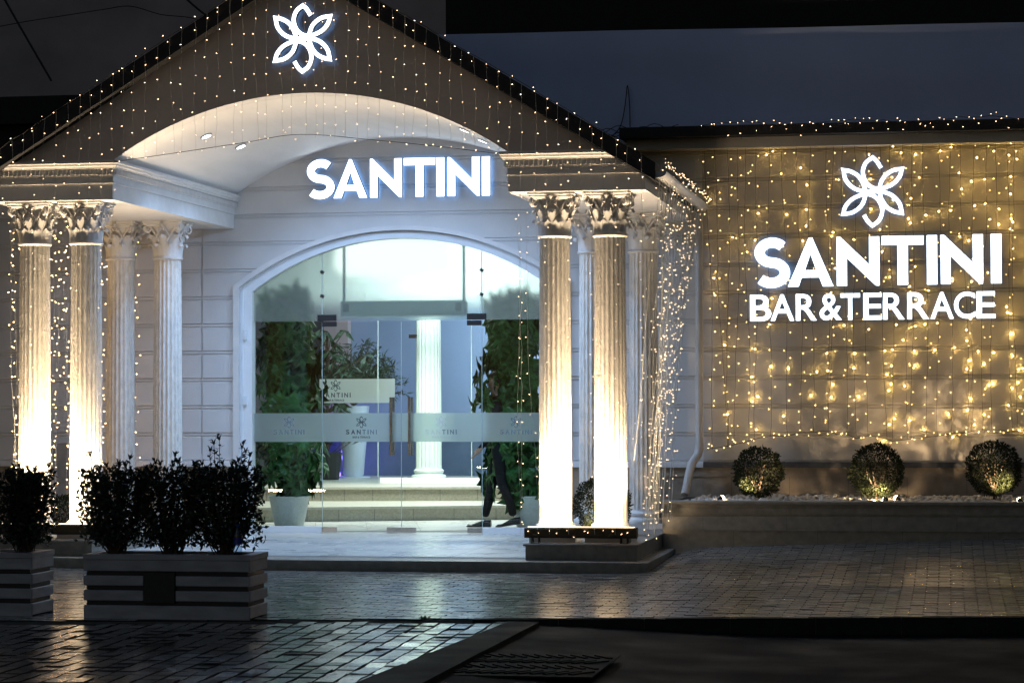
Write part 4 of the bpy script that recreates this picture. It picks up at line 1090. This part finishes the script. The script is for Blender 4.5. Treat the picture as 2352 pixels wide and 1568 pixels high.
# right side eave
drops = []; hd = []; random.seed(22)
for k in range(34):
    s = (k+random.random()*.5)/34; y = YF-.12+3.95*s; zt_ = 3.74
    X0 = XE+.05
    yb = YF-.02+ (y-YF)*.42; xb = XE-.13+.02*math.sin(k); zb_ = random.uniform(.30, .5) if k % 5 else random.uniform(.9, 1.6)
    if s > .75: zb_ = random.uniform(.6, 1.3)
    drops.append(((X0, y, zt_), (xb+random.uniform(-.14, .10), yb+random.uniform(-.2, .35), zb_), -.03)); 
hd = [(XE+.075, y, 3.745+.012*math.sin(y*9)) for y in fr(YF-.14, YW-.06, 60)]
curtain('e', (XE, 24, 3.7), 'dense fairy light curtain hanging from the right porch eave, gathered in at its foot', drops, [hd, [(a+.01, b_+.02, c-.03+.01*math.sin(b_*14)) for a, b_, c in hd]], bm_w, hdr_bulbs=.13, sp_=.20, jit=.04, off=.024, wr=.0026)
# left side eave
drops = []; random.seed(23)
XE2 = XEL-.02
for k in range(40):
    s = (k+random.random()*.6)/40; y = YF+.1+3.8*s
    drops.append(((XE2+.42, y, 3.48), (XE2+.45+random.gauss(0, .03), y+random.gauss(0, .06), random.uniform(.28, .6)), -.04))
hd = [(XE2+.42, y, 3.485) for y in fr(YF, YW-.06, 20)]
curtain('l', (XE2, 24, 3.5), 'curtain of fairy lights hanging behind the left pair of front columns', drops, [hd], bm_g, sp_=.17, jit=.03, off=.02)
# side wall
drops = []; random.seed(24); x = -2.56; k = 0; hd = []; low = []
while x < 1.15:
    zt_ = 4.38; Y0 = YW-.47; Y1 = YW-.035-.05*random.random()
    zl = 1.19+.05*math.sin(x*3)-.08*max(0, -1.2-x)
    a = Vector((x, YW-.16-.06*random.random(), 4.36))
    drops.append((a, (x+random.gauss(0, .04), Y1, zl), .028)); low.append((x, YW-.05, zl)); k += 1
    x += .12+random.uniform(-.045, .05)
cw = curtain('w', (-.8, YW-.1, 4.3), 'curtain of yellow fairy lights spread over the side wall around the sign', drops, [catm3 for catm3 in [[(p_[0], p_[1]+.01, p_[2]+random.gauss(0, .012)) for p_ in low]]], bm_y, wire=WIREB, hdr_bulbs=.055, sp_=.145, jit=.045, off=.03, wr=.0016)
hd = [(x, YW-.465+.01*math.sin(x*11), 4.475+.02*math.sin(x*5)+random.gauss(0, .006)) for x in fr(-2.6, 1.3, 50)]
curtain('h', (-.6, YW-.46, 4.47), 'string of fairy lights tangled along the dark eave above the side wall', [((x, YW-.46, 4.47), (x, YW-.47, 4.36-.05*random.random()), .004) for x in fr(-2.3, 1.1, 22)], [hd], bm_w, wire=WIREB, hdr_bulbs=.075, sp_=.08)
# garland on the right flood bar
xa, xb = at(1210, 1225, Y=21.9).x, at(1460, 1225, Y=21.9).x
hd = [(xa+(xb-xa)*s, 21.905-.006*math.sin(s*40), .36+.035*math.cos(s*38)) for s in fr(0, 1, 70)]
curtain('f', ((xa+xb)/2, 21.9, .35), 'fairy light string looped over the right floodlight bar', [], [hd], bm_w, hdr_bulbs=.11)

# ------------------------------------------------------------------ interior
def irm(name, boxes, m_, label=None, kind='structure'):
    mm = MB()
    for b_ in boxes: mm.box(*b_)
    o = mm.build(name, m_, kind=kind)
    if label: o['label'] = label
    return o
floor_tiles('indoor_floor', -9.6, -2.6, 26.55, 31.0, F0+.004, .6, ang=.25)
m = MB(); m.box(-10, -2.2, 26.3, 31, F0-.05, F0+.0005); m.build('indoor_floor_base', TILEB, kind='structure')
m = MB(); m.box(-10, -2.2, 35.3, 35.5, .7, 4.2); m.build('indoor_back_wall', IWALL, B)
m = MB(); m.box(-10, -2.2, 35.25, 35.3, .46, .98); m.box(-10, -2.2, 35.24, 35.31, .98, 1.0); m.build('indoor_dado', IDADO, B)
m = MB(); m.box(-10.2, -10, 26.35, 35.5, 0, 4.2); m.box(-2.2, -2.0, 26.35, 35.5, 0, 4.2); m.build('indoor_side_wall', IWALL, B)
m = MB(); m.box(-10.2, -2.0, 26.36, 35.5, 4.05, 4.25); m.build('indoor_ceiling', ICEIL, B)
m = MB(); m.box(-10, -2.2, 30.9, 31.1, 2.86, 4.05); m.build('added_bulkhead', mat('added_bulkhead_grey', (.36, .41, .43), .6), B)  # drop wall added to catch lamp light for the glow behind the transom
m = MB(); m.box(-10, XD-OH-.005, 26.31, 26.36, 0, 4.05); m.box(XD+OH+.005, -2.2, 26.31, 26.36, 0, 4.05); m.box(XD-OH-.005, XD+OH+.005, 26.31, 26.36, 3.55, 4.05); m.build('indoor_front_wall', ICEIL, B)
a = at(762, 800, Y=35.1); c = at(801, 800, Y=35.1)
m = MB(); m.box(a.x-.8, c.x, 35.05, 35.24, 1.0, 3.6); m.build('indoor_pink_panel', IWALLP, B)
def istep(p0, p1, p2, z0, z1, back, name):
    P = catm([p0, p1, p2], 14); mm = MB(); n = len(P)
    v = [(x, y, z) for (x, y) in P for z in (z0, z1-.03)]
    mm.add(v, [(2*i, 2*i+2, 2*i+3, 2*i+1) for i in range(n-1)]); o = mm.build(name, STEP, kind='structure', label='curved stone step inside the entrance')
    mm = MB()
    v = []
    for (x, y) in P: v += [(x, y-.025, z1-.03), (x, y-.025, z1), (x, back, z1), (x, y-.0, z1-.03)]
    mm.add(v, [(4*i, 4*i+4, 4*i+5, 4*i+1) for i in range(n-1)] + [(4*i+1, 4*i+5, 4*i+6, 4*i+2) for i in range(n-1)] + [(4*i+3, 4*i+7, 4*i+4, 4*i) for i in range(n-1)])
    mm.build('step_tread', STEPT, o, local=True)
    mm = MB(); x = P[0][0]
    for (i, (x, y)) in enumerate(P):
        if i % 1 == 0: mm.box(x, x+.005, y-.002, y+.01, z0, z1-.031)
    mm.build('riser_joints', STONED, o, local=True)
istep((-9.9, 27.6), (-8.0, 28.40), (-2.25, 30.4), F0, .28, 31.4, 'indoor_step')
istep((-9.9, 30.1), (-8.0, 30.30), (-2.25, 31.2), .28, .46, 35.3, 'indoor_step')
# inside column
remember()
ic = copy_tree(cp); ic.parent = B; qx = at(985, 1100, Y=32.1).x; ic.location = Vector((qx, 32.1, .46))-B.location; ic['label'] = 'white fluted column inside the entrance'; ic.scale = (1.12, 1.12, 1.08)
ICOL = mat('indoor_column_paint', (.80, .80, .78), .5, var=.03)
for ch in C.objects:
    if ch.parent == ic: ch.data = ch.data.copy(); ch.data.materials[0] = ICOL
# glass partition on the upper level
pt = empty('glass_partition', (-7.4, 31.6, .46), 'inner glass screen with a frosted band and small emblem, on the upper indoor floor', 'glass screen')
YI = 31.5
xa, xb = at(700, 900, Y=YI).x, at(868, 900, Y=YI).x; xc_ = at(908, 900, Y=YI).x
m = MB(); m.box(xa, xb, YI, YI+.01, .47, at(800, 740, Y=YI).z); m.build('pane', GLASS, pt)
m = MB(); m.box(at(735, 900, Y=YI).x, xc_, YI-.03, YI-.026, at(800, 925, Y=YI).z, at(800, 870, Y=YI).z); m.build('frosted_band', FROSTB, pt)
mark(pt, 771, at(771, 899, Y=YI).z-.005, YI-.034, LOGOD, k=1.18)
xa2, xb2 = at(873, 1100, Y=YI+.2).x, at(1190, 1100, Y=YI+.2).x
m = MB(); m.box(xa2, xb2, YI+.2, YI+.21, .55, 3.3); m.build('pane', GLASS, pt)
m = MB(); m.cbox(xa2, xb2, YI+.17, YI+.24, .461, .54, .004); m.build('bottom_channel', PVC, pt)
m = MB(); q_ = at(947, 772, Y=YI+.15); m.cbox(q_.x-.05, q_.x+.05, YI+.15, YI+.23, q_.z-.025, q_.z+.025, .003); m.build('clip', BLACKM, pt)
for u_ in (868, 1083):
    q_ = at(u_, 900, Y=YI+.2); m = MB(); m.box(q_.x-.005, q_.x+.005, YI+.195, YI+.215, .545, 3.3); m.build('pane_edge', GEDGE, pt)
# air curtain with its hangers, seen blurred through the transom
ac = empty('air_curtain', (XD, 26.9, 2.7), 'white air curtain unit hung on two rods above the glass doors', 'air curtain')
YA = 26.40; xa, xb = at(782, 700, Y=YA).x, at(1066, 700, Y=YA).x; z0, z1 = at(900, 726, Y=YA).z, at(900, 690, Y=YA).z
m = MB(); m.cbox(xa, xb, YA, YA+.22, z0, z1, .012); m.build('casing', mat('casing_white', (.42, .50, .47), .4), ac)
for x0_, x1_ in ((xa+.03, xa+.10), (xb-.10, xb-.03)):
    m = MB(); m.box(x0_, x1_, YA-.004, YA+.001, z0+.05, z1-.03); m.build('end_grille', mat('grille_grey', (.12, .15, .16), .5), ac)
for x_ in (xa+.02, xb-.02):
    m = MB(); m.box(x_-.014, x_+.014, YA+.08, YA+.11, z1, 4.05); m.build('hanger_rod', mat('rod_grey', (.25, .30, .29), .4), ac)
cl = empty('ceiling_lamp', (-6.2, 29.3, 4.0), 'large bright ceiling lamp glowing behind the frosted transom', 'lamp')
q_ = at(935, 610, Y=29.0)
m = MB(); m.cbox(q_.x-.55, q_.x+.55, 28.7, 29.9, 3.96, 4.049, .01); m.build('housing', PVC, cl)
m = MB(); m.box(q_.x-.50, q_.x+.50, 28.75, 29.85, 3.93, 3.958); m.build('diffuser', E_CEIL, cl)
# broad glowing drum added to make the bright patch behind the transom
m = MB(); m.lathe([(.20, 0), (.62, .05), (.70, .14), (.68, .40), (.50, .46)], 32, c=(q_.x, 28.2, q_.z-.20)); 
pl = empty('glow_drum', (q_.x, 28.2, 3.3), 'round glowing drum added for the bright patch behind the frosted transom', 'lamp')
m.build('drum_shell', emit('drum_glow', (.93, 1, .95), 1.9), pl, smooth=True)
m = MB(); m.tube([(q_.x, 28.2, q_.z+.25), (q_.x, 28.2, 4.05)], .008, 6); m.build('cord', WIREB, pl)
lamp('indoor_area_light', 'AREA', (-6.3, 29.6, 3.9), (-6.3, 29.6, 0), 330, (.97, 1.0, .94), None, shape='SQUARE', size=1.2)
lamp('indoor_area_light', 'AREA', (-6.75, 31.3, 3.75), (-6.96, 32.1, 1.6), 85, (.92, .96, 1.0), None, shape='SQUARE', size=.4)  # added light without a fixture, brightens the indoor column
lamp('indoor_area_light', 'AREA', (-5.6, 33.6, 3.95), (-5.9, 34.6, 0), 190, (.62, .76, 1.0), None, shape='SQUARE', size=1.2)  # added bluish light without a fixture, lifts the back wall
# pots and plants
def umbrella_plant(x, y, zb, r, h, label, seed, n=330, pot=True, name='potted_tree'):
    random.seed(seed); t = empty(name, (x, y, F0), label, 'potted plant', 'tall leafy potted plants inside the entrance')
    if pot:
        m = MB(); m.lathe([(.155, 0), (.165, .01), (.20, .16), (.222, .30), (.232, .345), (.240, .35), (.240, .365), (.222, .366), (.215, .33)], 40, c=(x if not isinstance(pot, tuple) else pot[0], y, F0+.005)); sharp(m.build('pot', POT, t))
    m = MB(); st = MB()
    st.tube([(x, y, F0+.3), (x+.02, y, zb+h*.5), (x, y, zb+h*.93)], [.035, .03, .02], 8)
    for k in range(n):
        a = random.random()*2*PI; s = random.random(); rr = r*(.30+.70*random.random()**.6)*(.66+.30*math.sin(PI*(s*.9+.1))+.30*math.sin(s*13+a*2+seed))
        c = Vector((x+rr*math.cos(a), y+rr*math.sin(a)*.8, zb+h*s)); out = Vector((math.cos(a), math.sin(a), random.uniform(-.3, .5))).normalized()
        if k % 3 == 0: st.tube([(x, y, c.z-.06), c], [.005, .003], 4, cap=False)
        nl = random.choice((6, 7, 8)); u_ = out.cross(Vector((0, 0, 1))).normalized(); w_ = u_.cross(out); L = random.uniform(.13, .22)
        for q in range(nl):
            th = 2*PI*q/nl+random.random()*.3; d = (u_*math.cos(th)+w_*math.sin(th)+out*.35+Vector((0, 0, -.45))).normalized()
            leafquad(m, c, d, out, L, L*.5, .35)
    m.build('foliage', LEAFI, t); st.build('stem', BARK, t); return t
q_ = at(664, 900, Y=27.12); umbrella_plant(q_.x, 27.12, F0+.42, .37, 2.30, 'tall leafy potted plant left of the glass doors in a white woven pot', 31, n=250)
q_ = at(1184, 900, Y=27.50); q2 = at(1221, 900, Y=27.57); umbrella_plant(q_.x, 27.50, F0+.32, .40, 2.35, 'tall leafy potted plant right of the glass doors, in front of the walking person', 32, n=290, pot=(q2.x,))
q_ = at(812, 1090, Y=34.2); vs = empty('tall_vase', (q_.x, 34.2, .46), 'tall tapered pale vase with a feathery plant, lit violet on one side', 'potted plant')
m = MB(); m.lathe([(.13, 0), (.15, .03), (.19, .5), (.225, .95), (.235, 1.02), (.215, 1.02)], 36, c=(q_.x, 34.2, .48)); m.lathe([(.24, 0), (.24, .018)], 32, c=(q_.x, 34.2, .461)); m.build('vase', POTW, vs, smooth=False); sharp(bpy.data.objects['vase'])
random.seed(40); m = MB(); st = MB()
for k in range(90):
    a = random.random()*2*PI; rr = random.uniform(.1, .75); top = Vector((q_.x+.05+rr*math.cos(a), 34.2+rr*math.sin(a)*.5, 1.55+random.uniform(.1, .95)*(1-.35*rr)))
    b0 = Vector((q_.x, 34.2, 1.5)); mid = b0.lerp(top, .5)+Vector((0, 0, .2)); pts = [b0.lerp(mid, s).lerp(mid.lerp(top, s), s) for s in fr(0, 1, 8)]
    st.tube(pts, .005, 4, cap=False)
    for i in range(3, 9):
        for qq in range(7):
            d = (rv3()+Vector((math.cos(a), math.sin(a), -.2))*.6).normalized(); leafquad(m, pts[i]+rv3()*.03, d, rv3(), random.uniform(.09, .16), .022)
m.build('foliage', LEAFF, vs); st.build('stem', BARK, vs)
q_ = at(768, 800, Y=33.2); random.seed(41)
dk = empty('broad_leaf_plant', (q_.x, 33.2, .46), 'dark broad-leaved plant at the back left of the lobby', 'potted plant')
m = MB(); st = MB()
for k in range(46):
    a = random.random()*2*PI; c = Vector((q_.x-.1+random.gauss(0, .22), 33.2+random.gauss(0, .15), random.uniform(.95, 2.6)))
    st.tube([(q_.x-.1, 33.2, c.z-.35), c], .007, 5, cap=False)
    for qq in range(4):
        d = Vector((math.cos(a+qq*1.5), math.sin(a+qq*1.5), random.uniform(-1.2, -.1))).normalized(); leafquad(m, c, d, rv3(), random.uniform(.18, .34), .07, .3)
m.build('foliage', LEAFF, dk); st.tube([(q_.x-.1, 33.2, .8), (q_.x-.1, 33.2, 2.5)], .02, 7); st.build('stem', BARK, dk)
m = MB(); m.lathe([(.16, 0), (.21, .38), (.19, .38)], 24, c=(q_.x-.1, 33.2, .465)); m.build('pot', MARBD, dk)
q_ = at(775, 1075, Y=34.6); vl = empty('violet_lamp', (q_.x, 34.6, .47), 'small violet glowing floor lamp behind the vase', 'lamp')
m = MB(); m.lathe([(.05, 0), (.05, .05), (.03, .07)], 16, c=(q_.x, 34.6, .465)); m.build('lamp_body', emit('violet_glow', (.15, .08, 1), 9), vl)
lamp('violet_lamp_light', 'POINT', (q_.x-.05, 34.45, .75), None, 14, (.18, .12, 1.0), None, shadow_soft_size=.06)

# ------------------------------------------------------------------ person
def person():
    q_ = at(1146, 1100, Y=27.35); px, py = q_.x, 27.35
    t = empty('person', (px, py, F0), 'person in a black suit walking behind the right glass panes, half hidden by leaves', 'person')
    V = []; E_ = []; Rd = []
    def j(x, y, z, r, par=None):
        V.append((x, y, z)); Rd.append(r)
        if par is not None: E_.append((par, len(V)-1))
        return len(V)-1
    pel = j(0, 0, .96, (.125, .15)); 
    wa = j(.005, 0, 1.10, (.105, .135), pel); ch = j(.0, 0, 1.28, (.115, .165), wa); uc = j(.0, 0, 1.41, (.09, .14), ch)
    nk = j(-.012, 0, 1.49, (.052, .052), uc); n2 = j(-.03, 0, 1.55, (.052, .052), nk)
    h1 = j(-.045, 0, 1.61, (.075, .068), n2); h2 = j(-.045, 0, 1.68, (.092, .078), h1); h3 = j(-.035, 0, 1.745, (.078, .066), h2)
    hands = []
    for s in (-1, 1):
        sh = j(.005, s*.155, 1.41, (.058, .058), uc)
        el = j(.02 if s > 0 else .0, s*.215, 1.13, (.044, .044), sh)
        wx = -.17 if s < 0 else .02; wz = .93 if s < 0 else .88
        wr = j(wx, s*.20, wz, (.029, .029), el)
        dv = Vector((wx-(.02 if s > 0 else 0), -.015*s, wz-1.13)).normalized()
        pm_ = j(wx+dv.x*.05, s*.20+dv.y*.05, wz+dv.z*.05, (.016, .030), wr); k2 = j(wx+dv.x*.09, s*.20, wz+dv.z*.09, (.014, .034), pm_)
        fx = Vector((0, 1, 0)); base = Vector((wx, s*.20, wz))+dv*.095; cur = Vector((-.6, 0, -.2))
        for q in range(4):
            ln = (.070, .078, .072, .058)[q]; o_ = (q-1.5)*.017
            b0 = base+fx*o_; k_ = j(*b0, (.009, .009), k2); m_ = b0+dv*ln*.5; k_ = j(*m_, (.0085, .0085), k_); e_ = m_+(dv+cur*.6).normalized()*ln*.45; j(*e_, (.0075, .0075), k_)
        b0 = Vector((wx, s*.20, wz))+dv*.035; k_ = j(*(b0+Vector((-.022, -.012*s, 0))), (.011, .011), pm_); j(*(b0+Vector((-.040, -.016*s, 0))+dv*.04), (.009, .009), k_)
    for s, (kx, kz, ax, az, hl) in ((1, (-.10, .52, -.185, .09, 0)), (-1, (.045, .52, .185, .11, .0))):
        hp = j(-.01*s, s*.085, .90, (.088, .095), pel); kn = j(kx, s*.085, kz, (.062, .062), hp); cf = j((kx+ax)/2+.015, s*.085, (kz+az)/2+.03, (.058, .056), kn)
        an = j(ax, s*.085, az+.03, (.048, .045), cf)
    me = bpy.data.meshes.new('body'); me.from_pydata(V, E_, [])
    o = bpy.data.objects.new('tmp', me); C.objects.link(o)
    md = o.modifiers.new('s', 'SKIN'); sk = me.skin_vertices[0].data
    for i, r_ in enumerate(Rd): sk[i].radius = r_
    sk[0].use_root = True
    sb_ = o.modifiers.new('d', 'SUBSURF'); sb_.levels = 2; sb_.render_levels = 2
    dg = bpy.context.evaluated_depsgraph_get(); me2 = bpy.data.meshes.new_from_object(o.evaluated_get(dg)); bpy.data.objects.remove(o)
    # face relief: nose, brow, chin (the head looks towards -X)
    for vv in me2.vertices:
        c = vv.co
        if c.z > 1.56 and c.x < -.07:
            c.x -= .026*math.exp(-((c.y/.016)**2+((c.z-1.655)/.022)**2)) + .012*math.exp(-((c.y/.03)**2+((c.z-1.60)/.016)**2)) + .006*math.exp(-((c.z-1.70)/.01)**2)
            c.x += .008*math.exp(-(((abs(c.y)-.03)/.014)**2+((c.z-1.68)/.012)**2)) + .005*math.exp(-(((c.z-1.626)/.006)**2+(c.y/.03)**2))
    me2.materials.clear(); me2.materials.append(SUIT); me2.materials.append(SKIN)
    for p_ in me2.polygons:
        c = p_.center; p_.material_index = 1 if c.z > 1.515 or (c.z < .925 and abs(c.y) > .16 and c.z > .6) else 0
        p_.use_smooth = True
    me2.name = 'body'; ob = bpy.data.objects.new('body', me2); C.objects.link(ob); ob.parent = t; ob.location = (0, 0, 0)
    m = MB()
    v = []; n1, n2_ = 20, 12                                # hair cap
    for i in range(n2_+1):
        th = PI*.62*i/n2_
        for k in range(n1):
            a = 2*PI*k/n1; x = math.sin(th)*math.cos(a); y = math.sin(th)*math.sin(a); z = math.cos(th)
            if x < 0: z = max(z, .35+.25*(-x))
            v.append((-.036+.103*x, .083*y, 1.70+.103*z))
    m.add(v, [(i*n1+k, (i+1)*n1+k, (i+1)*n1+(k+1) % n1, i*n1+(k+1) % n1) for i in range(n2_) for k in range(n1)]); m.build('hair', HAIR, t, smooth=True, local=True)
    for s in (-1, 1):
        m = MB(); m.lathe([(.004, -.028), (.014, -.02), (.017, 0), (.012, .02), (.004, .03)], 10, c=(0, 0, 0)); m.v = [(-.025+a[0]*.9, s*.078+a[1]*.45, 1.655+a[2]) for a in m.v]; m.build('ear', SKIN, t, smooth=True, local=True)
    for s, ax, tilt in ((1, -.185, 0), (-1, .185, .10)):
        m = MB(); xs = fr(0, 1, 14); v = []; n1 = 12
        for q in xs:
            X = ax+.075-.285*q; hh = (.085 if q < .3 else .085-.05*(q-.3)/.45 if q < .75 else .035)*(1 if q < .93 else .6); ww = .038+.012*math.sin(PI*min(1, q*1.1)); 
            if q > .93: ww *= .6
            for k in range(n1):
                a = 2*PI*k/n1; v.append((X, s*.085+ww*math.cos(a), .008+hh/2+hh/2*math.sin(a)+(tilt*(1-q)*.45)))
        m.add(v, [(i*n1+k, i*n1+(k+1) % n1, (i+1)*n1+(k+1) % n1, (i+1)*n1+k) for i in range(len(xs)-1) for k in range(n1)]+[tuple(range(n1)), tuple((len(xs)-1)*n1+k for k in range(n1-1, -1, -1))])
        m.build('shoe', SHOE, t, smooth=True, local=True)
    return t
person()

# ------------------------------------------------------------------ sky and faint night light
w = bpy.data.worlds.new('World'); sc.world = w; w.use_nodes = True; nt = w.node_tree
sky = nt.nodes.new('ShaderNodeTexSky'); sky.sky_type = 'NISHITA'; sky.sun_disc = False; sky.sun_elevation = R(22); sky.sun_rotation = R(200); sky.air_density = 1.6; sky.ozone_density = 6
nt.links.new(sky.outputs[0], nt.nodes['Background'].inputs[0]); nt.nodes['Background'].inputs[1].default_value = .015
sl = lamp('sun', 'SUN', (0, 0, 20), (-2, 3, 0), .004, (.6, .7, 1.0), None, angle=R(10))

sc.view_settings.view_transform = 'Standard'; sc.view_settings.look = 'None'; sc.view_settings.exposure = 0; sc.view_settings.gamma = 1
sc.cycles.use_light_tree = True; sc.cycles.sample_clamp_indirect = 4; sc.cycles.caustics_reflective = False; sc.cycles.caustics_refractive = True
sc.cycles.max_bounces = 10; sc.cycles.transparent_max_bounces = 16; sc.cycles.transmission_bounces = 8; sc.cycles.diffuse_bounces = 4
sc.cycles.use_denoising = True; sc.cycles.blur_glossy = .5
